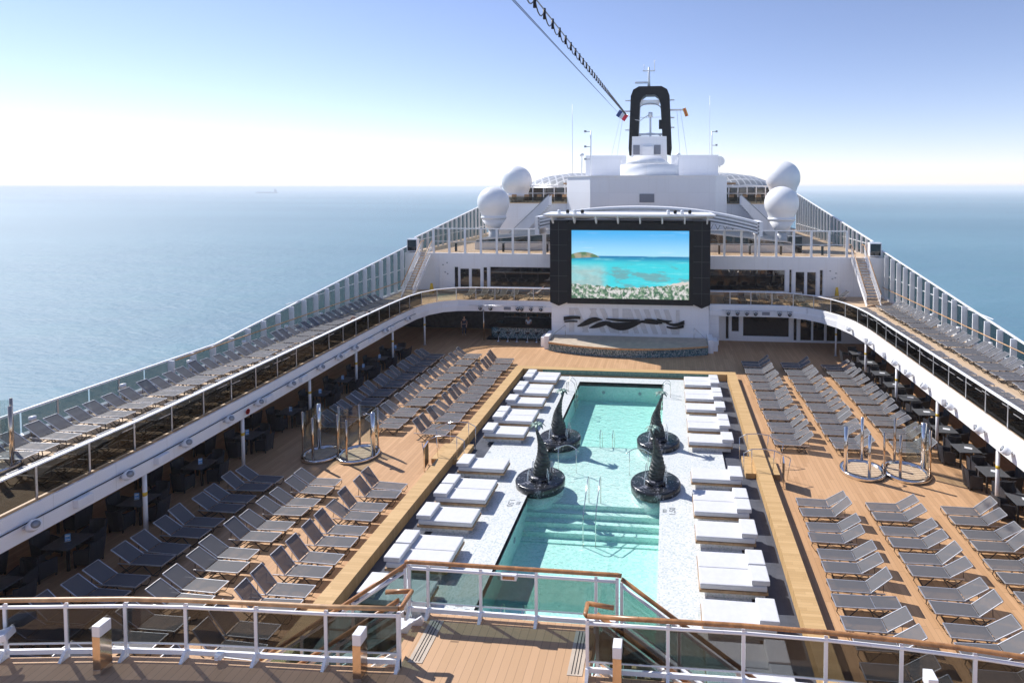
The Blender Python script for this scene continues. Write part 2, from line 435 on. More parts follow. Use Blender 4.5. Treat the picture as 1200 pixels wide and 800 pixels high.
ZU = 3.35      # upper deck
ZF = 4.30      # front deck the photographer looks across
ZT = 6.85      # top deck
CX = -3.1      # ship centre line
XO_L, XO_R = -25.0, 18.8
FL = [(-19.2,6),(-19.2,20),(-19.5,27),(-20.0,36),(-20.25,42),(-20.2,45),(-19.85,46.7),(-19.1,47.9),(-18.0,48.5),(-16.4,48.7),(-9.84,48.7)]
FR = [(13.1,6),(13.2,25),(13.3,41),(13.1,43.4),(12.6,45.4),(11.8,47),(10.9,48),(9.6,48.6),(8.6,48.7),(3.3,48.7)]
def offset(path, d):
    out = []
    for i, p in enumerate(path):
        a = path[max(i-1,0)]; b = path[min(i+1,len(path)-1)]
        t = Vector((b[0]-a[0], b[1]-a[1])).normalized()
        out.append((p[0]-t.y*d, p[1]+t.x*d))
    return out

# ------------------------------------------------------------------ sky, sun, camera
SUN = Vector((-.89, .50, 1.0)).normalized()
w = bpy.data.worlds.new('World'); scene.world = w; w.use_nodes = True
wt = w.node_tree; wt.nodes.clear()
sk = wt.nodes.new('ShaderNodeTexSky'); sk.sky_type = 'NISHITA'; sk.sun_disc = False
sk.sun_elevation = math.asin(SUN.z); sk.sun_rotation = math.atan2(SUN.x, SUN.y) % (2*PI)
sk.altitude = 0; sk.air_density = .85; sk.dust_density = .02; sk.ozone_density = 1.6
bg = wt.nodes.new('ShaderNodeBackground'); bg.inputs[1].default_value = .115
wo = wt.nodes.new('ShaderNodeOutputWorld')
tn = wt.nodes.new('ShaderNodeMix'); tn.data_type = 'RGBA'; tn.blend_type = 'MULTIPLY'; tn.inputs[0].default_value = 1
tn.inputs[7].default_value = (1.045, .915, .985, 1)
wt.links.new(sk.outputs[0], tn.inputs[6]); wt.links.new(tn.outputs[2], bg.inputs[0]); wt.links.new(bg.outputs[0], wo.inputs[0])
sl = bpy.data.lights.new('sun', 'SUN'); sl.energy = 4.1; sl.angle = math.radians(.55); sl.color = (1.0, .965, .92)
so = bpy.data.objects.new('sun', sl); COL.objects.link(so)
so.rotation_euler = SUN.to_track_quat('Z', 'Y').to_euler(); so.location = (-40, 30, 70)
cam = bpy.data.cameras.new('camera'); co = bpy.data.objects.new('camera', cam); COL.objects.link(co)
scene.camera = co
co.location = (0, 0, 13.0)
co.rotation_euler = (math.radians(90-2.2), 0, math.radians(5.6))
cam.sensor_width = 36; cam.lens = 690/1200*36; cam.sensor_fit = 'HORIZONTAL'
cam.shift_x = -117/1200; cam.shift_y = -153.5/1200
cam.clip_start = .1; cam.clip_end = 90000
scene.render.resolution_x = 1024; scene.render.resolution_y = 682
scene.view_settings.view_transform = 'Standard'; scene.view_settings.look = 'None'
scene.view_settings.gamma = 1; scene.view_settings.exposure = 0.52
scene.render.engine = 'CYCLES'
scene.cycles.transparent_max_bounces = 20; scene.cycles.max_bounces = 7
scene.cycles.diffuse_bounces = 6; scene.cycles.glossy_bounces = 3; scene.cycles.transmission_bounces = 4
scene.cycles.volume_bounces = 2; scene.cycles.caustics_reflective = False; scene.cycles.caustics_refractive = False

# ------------------------------------------------------------------ sea, haze, hull
mb = MB(); R = 26000
ring = [(R*math.cos(2*PI*k/96), R*math.sin(2*PI*k/96), -44) for k in range(96)]
mb.add(ring, [tuple(range(96))])
tag(mb.build('sea', 'sea'), kind='structure')
hz = NT('sea_haze')
pv = hz.n('ShaderNodeVolumePrincipled'); pv.inputs['Color'].default_value = (1,1,1,1); pv.inputs['Density'].default_value = 2.1e-4
pv.inputs['Anisotropy'].default_value = 0
hz.link(pv.outputs[0], hz.out.inputs['Volume'])
MT['haze'] = hz.m
mb = MB().box(-27000, 27000, -27000, 27000, -45.3, 38)
tag(mb.build('haze', 'haze'), kind='stuff')
mb = MB()
mb.prism([(XO_L-.15,-30),(XO_R+.15,-30),(XO_R+.15,95),(XO_R-4,130),(CX,175),(XO_L+4,130),(XO_L-.15,95)], -46, -2.2)
mb.box(XO_L-.15, XO_L-.01, -30, 95, -2.2, ZU-.5); mb.box(XO_R+.01, XO_R+.15, -30, 95, -2.2, ZU-.5)
tag(mb.build('hull', 'hull'), kind='structure')

# ------------------------------------------------------------------ main deck with pool opening
PX0, PX1, PY0, PY1 = -5.9, -.35, 15.0, 38.3     # water
IX0, IX1, IY0, IY1 = -10.1, 3.9, 12.9, 39.7     # inside the coaming
mb = MB()
for a in ((XO_L, IX0, -30, 57), (IX1, XO_R, -30, 57), (IX0, IX1, -30, IY0), (IX0, IX1, IY1, 57)):
    mb.box(a[0], a[1], a[2], a[3], -.2, 0)
tag(mb.build('main_deck', 'teak'), kind='structure')
mb = MB()
W = .6
mb.box(IX0-W, IX0, IY0-W, IY1+W, -.1, .45); mb.box(IX1, IX1+W, IY0-W, IY1+W, -.1, .45)
mb.box(IX0, IX1, IY1, IY1+W, -.1, .448); mb.box(IX0, IX1, IY0-W, IY0, -.1, .448)
tag(mb.build('pool_coaming', 'rim'), kind='structure')
mb = MB()   # tiled inner far face of the coaming
mb.box(IX0+1.4, IX1-1.2, IY1-.03, IY1-.002, .12, .42)
tag(mb.build('coaming_tiles', 'mosaic_green'), kind='structure')
SX0, SX1, SY0, SY1 = -8.8, 2.6, 13.6, 39.3
mb = MB()
for a in ((IX0, SX0, IY0, IY1), (SX1, IX1, IY0, IY1), (SX0, SX1, IY0, SY0), (SX0, SX1, SY1, IY1)):
    mb.box(a[0], a[1], a[2], a[3], -.15, .004)
tag(mb.build('slate_floor', 'slate'), kind='structure')
mb = MB()
for a in ((SX0, PX0, SY0, SY1), (PX1, SX1, SY0, SY1), (PX0, PX1, SY0, PY0), (PX0, PX1, PY1, SY1)):
    mb.box(a[0], a[1], a[2], a[3], -.15, .13)
tag(mb.build('pool_surround', 'mosaic_white'), kind='structure')
mb = MB()
DZ = -1.15
mb.box(PX0-.2, PX0, PY0, PY1, DZ-.2, .125); mb.box(PX1, PX1+.2, PY0, PY1, DZ-.2, .125)
mb.box(PX0-.2, PX1+.2, PY1, PY1+.2, DZ-.2, .125); mb.box(PX0-.2, PX1+.2, PY0-.2, PY0, DZ-.2, .125)
mb.box(PX0-.2, PX1+.2, PY0-.2, PY1+.2, DZ-.4, DZ)
mb.box(PX0, PX1, 24.0, 29.6, DZ, -.32)
for k in range(4):
    mb.box(PX0, PX1, 24.0-.36*(k+1), 24.0-.36*k, DZ, -.32-.20*(k+1))
    mb.box(PX0, PX1, 29.6+.3*k, 29.6+.3*(k+1), DZ, -.32-.20*(k+1))
tag(mb.build('pool_basin', 'mosaic_pool'), kind='structure')
mb = MB()  # thin darker strips that paint the shading of the step treads
for k in range(5):
    z = -.32-.20*k; mb.box(PX0+.02, PX1-.02, 24.0-.36*k, 24.035-.36*k, z+.003, z+.009); mb.box(PX0+.02, PX1-.02, 29.55+.3*k, 29.58+.3*k, z+.003, z+.009)
tag(mb.build('step_shade_strips', 'step_shade'), kind='structure')
mb = MB().box(PX0-.05, PX1+.05, PY0-.05, PY1+.05, DZ-.1, .07)
tag(mb.build('pool_water', 'water'), kind='structure')
mb = MB()   # underwater lamps in the pool walls
def pool_lamp(x, y, ax, i, side):
    m = MB()
    pts = [(0, .11*math.cos(2*PI*k/12), .11*math.sin(2*PI*k/12)) for k in range(12)]
    m.prism([(.11*math.cos(2*PI*k/12), .11*math.sin(2*PI*k/12)) for k in range(12)], 0, .02)
    o = m.build('pool_lamp', 'grey')
    o.location = (x, y, -.55)
    o.rotation_euler = (0, PI/2*ax[0], 0) if ax[0] else (PI/2*ax[1], 0, 0)
    tag(o, f'round grey underwater lamp {i} {side}', 'pool lamp', 'underwater lamps in the pool walls')
for i, x in enumerate((-4.3, -1.9)): pool_lamp(x, PY1-.003, (0, 1), ('left of centre', 'right of centre')[i], 'in the far pool wall')
for i, y in enumerate((17.5, 19.6, 21.7)): pool_lamp(PX0+.003, y, (1, 0), ('nearest the front deck', 'midway along the near part', 'nearest the shallow steps')[i], 'in the left pool wall')

# depth lettering on the surround
def text_mesh(s, size, name, mat, loc, rot, label, cat):
    cu = bpy.data.curves.new('t', 'FONT'); cu.body = s; cu.size = size; cu.align_x = 'CENTER'; cu.align_y = 'CENTER'
    cu.extrude = .002; cu.offset = .006
    tmp = bpy.data.objects.new('t', cu)
    COL.objects.link(tmp)
    dg = bpy.context.evaluated_depsgraph_get()
    me = bpy.data.meshes.new_from_object(tmp.evaluated_get(dg)); bpy.data.objects.remove(tmp); bpy.data.curves.remove(cu)
    me.materials.clear(); me.materials.append(MT[mat]); me.name = name
    o = bpy.data.objects.new(name, me); COL.objects.link(o); o.location = loc; o.rotation_euler = rot
    return tag(o, label, cat)
for x, sgn, sd in ((PX0-.35, -1, 'left'), (PX1+.35, 1, 'right')):
    for y, wh in ((23.1, 'just before the near fountain disc'), (16.9, 'near the front deck')):
        text_mesh('m\n1,50', .34, 'depth_marking', 'paint_text', (x, y, .1335), (0, 0, PI/2*sgn),
                  f'small grey depth lettering on the {sd} pool edge, {wh}', 'depth marking')

# ------------------------------------------------------------------ side upper decks and far balcony
lp = [(XO_L, 6), (XO_L, 57), (-9.84, 57)]
mb = MB().prism(lp + list(reversed(offset(FL, .13))), ZU-.45, ZU)
tag(mb.build('upper_deck', 'teak_up'), kind='structure')
rp_ = [(XO_R, 6), (XO_R, 57), (3.3, 57)]
mb = MB().prism(rp_ + list(reversed(offset(FR, -.13))), ZU-.45, ZU)
tag(mb.build('upper_deck', 'teak_up'), kind='structure')
for path, s, sd in ((FL, 1, 'left'), (FR, -1, 'right')):
    th = thing('balcony_edge', f'curved white balcony edge with grey cove along the {sd} upper deck', 'fascia', (path[3][0], path[3][1], 2.47))
    m = MB(); m.ribbon(offset(path, -.012*s), 2.47, 2.93, th=.10); m.build('lower_band', 'white', th, True)
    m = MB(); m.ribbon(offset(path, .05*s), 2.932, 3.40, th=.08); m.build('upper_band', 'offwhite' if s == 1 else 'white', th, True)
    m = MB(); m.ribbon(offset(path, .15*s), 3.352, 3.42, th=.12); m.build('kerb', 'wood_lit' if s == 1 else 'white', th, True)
    m = MB(); m.ribbon(offset(path, .45*s), 2.62, 2.88, th=.7); m.build('underside_box', 'ceiling', th, True)
    m = MB(); p3 = [(x, y, 2.96) for x, y in offset(path, -.05*s)]; m.tube(p3[:6], .018, 5); m.build('cable_duct', 'dark' if s == 1 else 'offwhite', th, True)

def balustrade(name, label, path, z, h, glassmat, postmat, railmat, step, topw=.14, posth=None, group=None, rail_off=None, teakline=None):
    th = thing(name, label, 'balustrade', (path[0][0], path[0][1], z), group=group)
    L = [0]
    for a, b in zip(path, path[1:]): L.append(L[-1]+math.dist(a, b))
    def at(s):
        for i in range(len(path)-1):
            if s <= L[i+1]+1e-6:
                f = (s-L[i])/(L[i+1]-L[i]); a, b = path[i], path[i+1]
                return (a[0]+(b[0]-a[0])*f, a[1]+(b[1]-a[1])*f), Vector((b[0]-a[0], b[1]-a[1])).normalized()
        return path[-1], Vector((0,1))
    n = max(1, round(L[-1]/step)); st = L[-1]/n
    pts = [at(i*st) for i in range(n+1)]
    for i, (p, d) in enumerate(pts):
        m = MB(); m.bar((p[0], p[1], z), (p[0], p[1], z+h-.02), .045, .06, up=(d.x, d.y, 0)); m.build('post', postmat, th, True)
    for i in range(n):
        (a, _), (b, _) = pts[i], pts[i+1]
        m = MB(); d = Vector((b[0]-a[0], b[1]-a[1])).normalized()*.035
        m.ribbon([(a[0]+d.x, a[1]+d.y), (b[0]-d.x, b[1]-d.y)], z+.08, z+h-.06, th=.014); m.build('glass_panel', glassmat if (a[1]+b[1])/2 < 47 else 'g_far', th, True)
    m = MB()
    for i in range(n):
        (a, _), (b, _) = pts[i], pts[i+1]
        m.bar((a[0], a[1], z+h), (b[0], b[1], z+h), topw, .045)
    m.build('top_rail', railmat, th, True)
    if teakline:
        m = MB(); op = offset([p for p, d in pts], teakline)
        m.tube([(x, y, z+h-.10) for x, y in op], .028, 6); m.build('handrail', 'wood_lit', th, True)
    return th
balustrade('glass_balustrade', 'glass balustrade with flat white top rail along the inner edge of the left upper deck', offset(FL, .30), ZU, 1.08, 'g_bal', 'alu', 'white', 1.7, .17, teakline=.16)
balustrade('glass_balustrade', 'glass balustrade with flat white top rail along the inner edge of the right upper deck', offset(FR, -.30), ZU, 1.08, 'g_bal', 'alu', 'white', 1.7, .15, teakline=-.16)

# columns that carry the upper decks
col0 = None
ys = (14.2, 19.6, 24.9, 30.4, 35.8, 41.3, 46.6)
for path, s, sd in ((FL, 1, 'left'), (FR, -1, 'right')):
    for i, y in enumerate(ys):
        x = interp(path[:7], y) - (.0 if s == 1 else -.0) + .12*(-s) * (-1 if s == 1 else -1)*0 
        if y > 45: x = -20.05 if s == 1 else 12.75
        lab = f'slim white deck column, {nth(len(ys)-i)} from the stage on the {sd} side of the pool deck'
        if col0 is None:
            col0 = thing('deck_column', lab, 'column', (x-.10*s, y, 0), group='white columns under the upper decks')
            MB().lathe([(.075,.03),(.075,2.6)], 14).build('shaft', 'white', col0)
            MB().lathe([(.13,0),(.13,.03)], 14).build('base_plate', 'alu', col0)
            MB().lathe([(.079,1.62),(.079,1.76)], 14).build('sticker', 'yellow', col0)
        else: dup(col0, (x-.10*s, y, 0), 0, lab)

# ---- things hanging on the balcony edges
def floodlight():
    t = thing('floodlight', 'x', 'floodlight', (0,0,0), 0, 'white lamps clipped to the balcony edges')
    MB().box(-.03,.03,-.16,.16,-.03,.03).build('bracket', 'alu', t)
    m = MB(); m.lathe([(.09,0),(.15,.05),(.17,.16),(.165,.30),(.12,.31)], 14); o = m.build('housing', 'white_s', t)
    o.rotation_euler = (math.radians(58), 0, math.radians(75)); o.location = (.06, 0, -.04)
    m = MB(); m.lathe([(.0,.312),(.12,.311)], 14); l = m.build('lens', 'grey', t)
    l.rotation_euler = o.rotation_euler; l.location = (.065,0,-.04)
    return t
fl0 = floodlight(); first = True
fly = (15.5, 18.6, 21.2, 23.6, 25.6, 28.2, 31.0, 33.0, 35.0, 39.4, 43.2)
def place_f(x, y, z, rz, lab):
    global first
    if first:
        fl0.location = (x,y,z); fl0.rotation_euler = (0,0,rz); fl0['label'] = lab; first = False
    else: dup(fl0, (x,y,z), rz, lab)
for i, y in enumerate(fly): place_f(interp(FL, y)+.10, y, 2.86, 0, f'white floodlight on the left balcony edge, {nth(len(fly)-i)} from the stage end')
for i, y in enumerate(fly): place_f(interp(FR, y)-.10, y, 2.86, PI, f'white floodlight on the right balcony edge, {nth(len(fly)-i)} from the stage end')
spk0 = None
for s, path, sd in ((1, FL, 'left'), (-1, FR, 'right')):
    for i, y in enumerate((17.1, 20.1, 26.4, 29.4, 34.0, 37.4, 40.8)):
        x = interp(path, y)+.13*s
        lab = f'small white loudspeaker box on the {sd} balcony edge, {nth(7-i)} from the stage end'
        if spk0 is None:
            spk0 = thing('loudspeaker', lab, 'speaker', (x,y,2.80), 0, 'white speaker boxes on the balcony edges')
            MB().box(-.07,.14,-.26,.26,-.14,.14).build('cabinet', 'white_s', spk0, bevel=.03)
            MB().box(-.13,-.07,-.05,.05,-.04,.04).build('bracket', 'alu', spk0)
        else: dup(spk0, (x,y,2.80), 0 if s == 1 else PI, lab)
st0 = None
def spot(x, y, z, lab, g='black stage lamps below the far balcony'):
    global st0
    if st0 is None:
        st0 = thing('stage_lamp', lab, 'stage lamp', (x,y,z), 0, g)
        MB().lathe([(.09,-.14),(.13,-.05),(.13,.14),(.10,.16)], 12).build('housing', 'dark', st0).rotation_euler = (math.radians(65),0,0)
        m = MB(); m.tube([(-.17,0,.02),(-.17,0,.26),(.17,0,.26),(.17,0,.02)], .014, 5); m.build('yoke', 'dark', st0)
        m = MB(); m.lathe([(0,.17),(.085,.168)], 12); m.build('lens', 'grey', st0).rotation_euler = (math.radians(65),0,0)
    else: dup(st0, (x,y,z), 0, lab, g)
for i, x in enumerate((-16.0,-15.1,-12.75,-12.4,-11.6,-10.75)): spot(x, 48.42, 2.72, f'black stage lamp under the left far balcony, {nth(i+1)} from the left')
for i, x in enumerate((4.8,5.55,6.3,7.0,8.9,9.7)): spot(x, 48.42, 2.72, f'black stage lamp under the right far balcony, {nth(i+1)} from the screen')
for x0, x1, sd in ((-17.0,-10.3,'left'),(4.3,10.6,'right')):
    m = MB(); m.tube([(x0,48.45,3.0),(x1,48.45,3.0)], .025, 6)
    tag(m.build('lamp_bar', 'alu'), f'long thin steel pipe holding stage lamps on the {sd} far balcony front', 'lamp bar')
for x, sd in ((-13.7,'left'),(7.85,'right')):
    tag(MB().box(x-.3,x+.3,48.6,48.647,2.62,2.88).build('vent_grille', 'louvre'), f'small grey vent grille in the {sd} far balcony front', 'vent')
# no smoking sign on the left balcony edge
t = thing('no_smoking_sign', 'small round red and white no smoking sign on the left balcony edge', 'sign', (-19.27, 24.9, 2.74))
m = MB(); m.lathe([(0,0),(.13,.001)], 20); o = m.build('plate', 'white_s', t); o.rotation_euler = (0, PI/2, 0); o.location = (.03,0,0)
m = MB(); m.lathe([(.10,0),(.13,0),(.13,.012),(.10,.012),(.10,0)], 20); m.bar((-.08,-.08,.006),(.08,.08,.006),.03,.012); o = m.build('ring', 'red', t); o.rotation_euler = (0, PI/2, 0); o.location = (.035,0,0)

# ------------------------------------------------------------------ outer sides of the main deck (under the upper decks)
for x, s, sd in ((XO_L, 1, 'left'), (XO_R, -1, 'right')):
    th = thing('side_wall', f'ship side wall with tall openings under the {sd} upper deck', 'wall', (x, 30, 0))
    m = MB(); m.box(x, x+.15*s, 6, 57, 0, .5); m.box(x, x+.15*s, 6, 57, 2.5, ZU-.452)
    y = 7.0
    while y < 57: m.box(x, x+.15*s, y, y+1.9, .5, 2.5); y += 3.0
    m.build('wall', 'offwhite', th, True)
    m = MB(); m.box(x+.05*s, x+.07*s, 6, 57, .5, 2.5); m.build('glazing', 'g_top', th, True)

# ------------------------------------------------------------------ outer wind screens on the upper decks
def ztop(y): return 4.35 + max(0, y-30)*.127
for x, s, sd in ((XO_L, 1, 'left'), (XO_R, -1, 'right')):
    th = thing('wind_screen', f'long glass wind screen with white fins rising towards the bow along the {sd} upper deck', 'wind screen', (x, 30, ZU))
    y = 8.0
    while y < 55.5:
        hgt = ztop(y); y2 = y+1.35
        if y > 26:
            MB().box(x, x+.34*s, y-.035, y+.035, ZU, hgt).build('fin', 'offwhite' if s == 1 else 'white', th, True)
        else:
            if int((y-8)/1.35) % 2 == 0: MB().box(x, x+.06*s, y-.03, y+.03, ZU, hgt-.02).build('fin', 'alu', th, True)
        m = MB(); m.ribbon([(x, y+.037),(x, y2-.037)], ZU+.12, lambda a, b: ztop(b)-.03, th=.015); m.build('glass_panel', 'g_side', th, True)
        y = y2
    m = MB()
    pts = [(x, 8, ztop(8)), (x, 30, ztop(30)), (x, 55.5, ztop(55.5))]
    for a, b in zip(pts, pts[1:]): m.bar(a, b, .11, .08)
    m.build('top_rail', 'white', th, True)
    m = MB(); m.box(x, x+.30*s, 8, 55.4, ZU, ZU+.14); m.build('sill', 'white', th, True)
    m = MB(); m.tube([(x+.34*s, 27, ZU+1.0),(x+.34*s, 53, ZU+1.0)], .035, 6); m.build('handrail', 'wood_lit', th, True)
    m = MB(); m.bar((x+.02*s, 36, ZU+2.0), (x+.02*s, 55, ZU+2.0), .05, .04); m.build('mid_rail', 'white', th, True)

# small white capped deck lamps beside the outer screens
bl0 = None
for s, xx, sd in ((1, XO_L+.45, 'left'), (-1, XO_R-.45, 'right')):
    for i, y in enumerate((20.2, 24.0, 27.7, 31.6, 35.4, 39.2, 43.0)):
        lab = f'short deck lamp with white cap by the {sd} wind screen, {nth(7-i)} from the stairs'
        if bl0 is None:
            bl0 = thing('deck_lamp', lab, 'deck lamp', (xx,y,ZU), 0, 'capped lamps along the wind screens')
            MB().lathe([(.09,0),(.09,.62)], 10).build('post', 'alu', bl0)
            MB().lathe([(.12,.62),(.12,.80),(.0,.81)], 10).build('cap', 'white_s', bl0)
        else: dup(bl0, (xx,y,ZU), 0, lab)

# ------------------------------------------------------------------ wall below / behind the far balcony
def slab_wall(th, name, x0, x1, y, z0, z1, holes, mat, depth=.3):
    """front wall at y with rectangular openings (x0,x1,z0,z1)"""
    m = MB()
    xs = sorted(set([x0, x1]+[h[0] for h in holes]+[h[1] for h in holes]))
    for a, b in zip(xs, xs[1:]):
        hs = sorted([h for h in holes if h[0] <= a+1e-6 and h[1] >= b-1e-6], key=lambda h: h[2])
        z = z0
        for h in hs:
            if h[2] > z: m.box(a, b, y, y+depth, z, h[2])
            z = h[3]
        if z < z1: m.box(a, b, y, y+depth, z, z1)
    return m.build(name, mat, th, True)
def framed(th, part, x0, x1, z0, z1, y, sub='pane', fm='white_s', gm='window', fw=.06):
    m = MB(); 
    m.box(x0, x0+fw, y+.05, y+.15, z0, z1); m.box(x1-fw, x1, y+.05, y+.15, z0, z1)
    m.box(x0+fw, x1-fw, y+.05, y+.15, z1-fw, z1); m.box(x0+fw, x1-fw, y+.05, y+.15, z0, z0+fw)
    f = m.build(part, fm, th, True)
    g = MB().box(x0+fw, x1-fw, y+.09, y+.11, z0+fw, z1-fw).build(sub, gm, None)
    off = Vector(th.location)
    for v in g.data.vertices: v.co -= off
    g.parent = f
    return f
YW = 53.5
th = thing('deck_house', 'white two storey deck house left of the big screen, with glass doors and long window', 'deck house', (-17, YW, ZU))
hl = [(-20.2,-19.75,ZU+.05,5.6),(-19.65,-18.7,ZU+.05,5.45),(-18.55,-17.6,ZU+.05,5.45),(-17.4,-16.95,ZU+.05,5.6),(-16.75,-10.2,ZU+.35,5.65)]
slab_wall(th, 'wall', -21.6, -9.84, YW, ZU, ZT, hl, 'white')
for h, n in zip(hl, ('window','door','door','window','window')): framed(th, n, *h[:2], *h[2:], YW)
MB().box(-25, -23.6, YW, YW+.3, ZU, ZT).build('side_wall', 'white', th, True)
MB().box(-23.6, -21.6, YW+.1, YW+.3, ZU, ZT).build('stair_wall', 'offwhite', th, True)
MB().box(-22.0, -21.65, YW-.02, YW-.004, ZU+.1, 5.5).build('notice_panel', 'card_white', th, True)
for x, z in ((-21.1,5.0),(-20.85,4.85),(-21.3,5.7),(-20.9,5.9)): MB().box(x, x+.12, YW-.06, YW-.003, z, z+.1).build('wall_fitting', 'grey', th, True)
th = thing('deck_house', 'white two storey deck house right of the big screen, with glass doors and long window', 'deck house', (10, YW, ZU))
hr = [(3.6,10.3,ZU+.35,5.7),(10.6,10.9,ZU+.05,5.75),(11.15,12.0,ZU+.05,5.55),(12.15,13.0,ZU+.05,5.55),(13.25,13.6,ZU+.05,5.75)]
slab_wall(th, 'wall', 3.28, 15.0, YW, ZU, ZT, hr, 'white')
for h, n in zip(hr, ('window','window','door','door','window')): framed(th, n, *h[:2], *h[2:], YW)
MB().box(17.3, 18.8, YW, YW+.3, ZU, ZT).build('side_wall', 'white', th, True)
MB().box(15.0, 17.3, YW+.1, YW+.3, ZU, ZT).build('stair_wall', 'offwhite', th, True)
for x, z in ((14.6,5.4),(14.3,4.9),(14.55,5.0),(14.1,5.6)): MB().box(x, x+.13, YW-.06, YW-.003, z, z+.09).build('wall_fitting', 'grey', th, True)

# lower storey: right side glazing
YL = 50.4
th = thing('pool_lounge_front', 'dark glazed lounge front with double doors under the right far balcony', 'glass front', (9, YL, 0))
hh = [(4.75,5.1,.1,2.45),(5.25,5.95,.75,2.45),(6.2,10.1,.38,2.45),(10.4,10.75,.1,2.45),(10.95,11.95,.12,2.3),(12.0,13.0,.12,2.3),(13.1,14.4,.1,2.45)]
slab_wall(th, 'wall', 4.1, 18.6, YL, 0, ZU-.452, hh, 'white')
for h, n in zip(hh, ('window','notice_board','window','window','door','door','window')): framed(th, n, *h[:2], *h[2:], YL)
MB().box(3.2, 4.1, 48.9, YL, 0, ZU-.452).build('pier', 'white', th, True)
# lower storey: left bar
th = thing('pool_bar', 'long bar counter clad in teal mosaic under the left far balcony', 'bar', (-12.5, 49.3, 0))
m = MB(); m.box(-14.6, -9.95, 49.0, 49.6, .12, 1.05); m.lathe([(.5,.12),(.5,1.05)], 20, (-14.9,49.6,0)); m.box(-15.4,-14.9,49.6,51.5,.12,1.05); m.build('counter_front', 'mosaic_teal', th, True)
m = MB(); m.box(-14.6, -9.95, 48.8, 49.75, 1.052, 1.11); m.lathe([(.68,1.052),(.68,1.108)], 20, (-14.9,49.6,0)); m.build('counter_top', 'dark', th, True)
m = MB(); m.box(-15.6, -9.95, 48.75, 49.6, 0, .118); m.build('plinth', 'dark', th, True)
MB().box(-24.8, -9.95, 52.6, 52.8, 0, ZU-.452).build('back_wall', 'interior', th, True)  # stretch left of the bar added to block daylight and keep that end dark
m = MB()
for z in (1.2, 1.6, 2.0): m.box(-15, -10.1, 52.25, 52.6, z, z+.03)
m.build('shelf', 'alu', th, True)
MB().box(-9.95, -9.6, 48.9, 52.6, 0, ZU-.452).build('pier', 'white', th, True)
bt0 = None
k = 0
for z, nm in ((1.23,'lowest'),(1.63,'middle'),(2.03,'top')):
    for i in range(13):
        x = -14.8+i*.36+random.uniform(-.06,.06); k += 1
        lab = f'bottle on the {nm} shelf behind the bar, {nth(i+1)} from the left'
        if bt0 is None:
            bt0 = MB().lathe([(.04,0),(.04,.17),(.015,.22),(.015,.29)], 8).build('bottle', 'g_mid'); tag(bt0, lab, 'bottle', 'bottles on the bar shelves'); bt0.location = (x,52.4,z)
        else:
            b = bt0.copy(); COL.objects.link(b); b.location = (x,52.4,z); b['label'] = lab; 
            if k % 3 == 0:
                b.data = bt0.data.copy(); b.data.materials[0] = MT[random.choice(['wood','card_white','chrome','leafgreen'])]
so0 = None
for i, x in enumerate((-14.4,-13.6,-12.8,-11.9,-11.1,-10.4)):
    lab = f'slim steel bar stool at the teal bar, {nth(i+1)} from the left'
    if so0 is None:
        so0 = thing('bar_stool', lab, 'bar stool', (x,48.35,0), 0, 'stools at the pool bar')
        MB().lathe([(.20,0),(.20,.03),(.03,.05),(.03,.70)], 12).build('stem', 'chrome', so0)
        MB().lathe([(.16,.70),(.18,.74),(.15,.78),(0,.79)], 12).build('seat', 'dark', so0)
    else: dup(so0, (x,48.35,0), 0, lab)
tag(MB().lathe([(.055,0),(.055,2.6)], 10, (-15.75,48.55,0)).build('brass_pole', 'bronze'), 'slim brass pole at the left end of the teal bar', 'pole')

# ------------------------------------------------------------------ stage with big screen
XC = -3.28
th = thing('stage', 'low curved stage with beige floor and teal mosaic front below the big screen', 'stage', (XC, 47, 0))
arc = []
for k in range(17):
    f = -1+2*k/16; arc.append((XC+f*6.3, 45.9-1.35*(1-f*f)))
poly = arc + [(XC+6.3-.0, 48.2), (XC-6.3, 48.2)]
m = MB(); m.ribbon([(x, y-.06) for x, y in arc], .60, .725, th=.07); m.build('edge_trim', 'wood_lit', th, True)
MB().prism(poly, 0, .66).build('front_band', 'mosaic_teal', th, True)
arc2 = [(x, y-.05) for x, y in arc]
t2 = NT('stage_floor'); 
MT['stagefloor'] = simple('stage_floor', (.50,.41,.31), .6, var=.12, scale=2)
MB().prism(arc2 + [(XC+6.3,48.2),(XC-6.3,48.2)], .662, .72).build('floor', 'stagefloor', th, True)
for s, sd in ((-1,'left'),(1,'right')):
    MB().box(XC+6.35*s, XC+6.75*s, 46.3, 48.2, 0, 1.05).build('side_block', 'white', th, True)
    MB().box(XC+6.80*s, XC+7.15*s, 46.9, 48.2, 0, .8).build('step_block', 'white', th, True)
    m = MB(); m.tube([(XC+5.3*s,47.9,1.6),(XC+6.2*s,46.6,1.05),(XC+6.2*s,46.6,.72)], .022, 6); m.tube([(XC+5.3*s,47.9,1.6),(XC+5.3*s,47.9,.72)], .022, 6)
    m.build('handrail', 'chrome', th, True)
th = thing('screen_tower', 'white stage wall carrying a wide black framed video screen', 'screen tower', (XC, 48.5, 0))
MB().box(XC-6.5, XC+6.5, 48.25, 52.5, 0, 3.6).build('stage_wall', 'white', th, True)
MB().box(XC-6.56, XC+6.56, 48.3, 52.8, 3.6, 10.3).build('body', 'dark', th, True)
x0, x1, z0, z1 = -8.06, 1.60, 3.87, 9.50
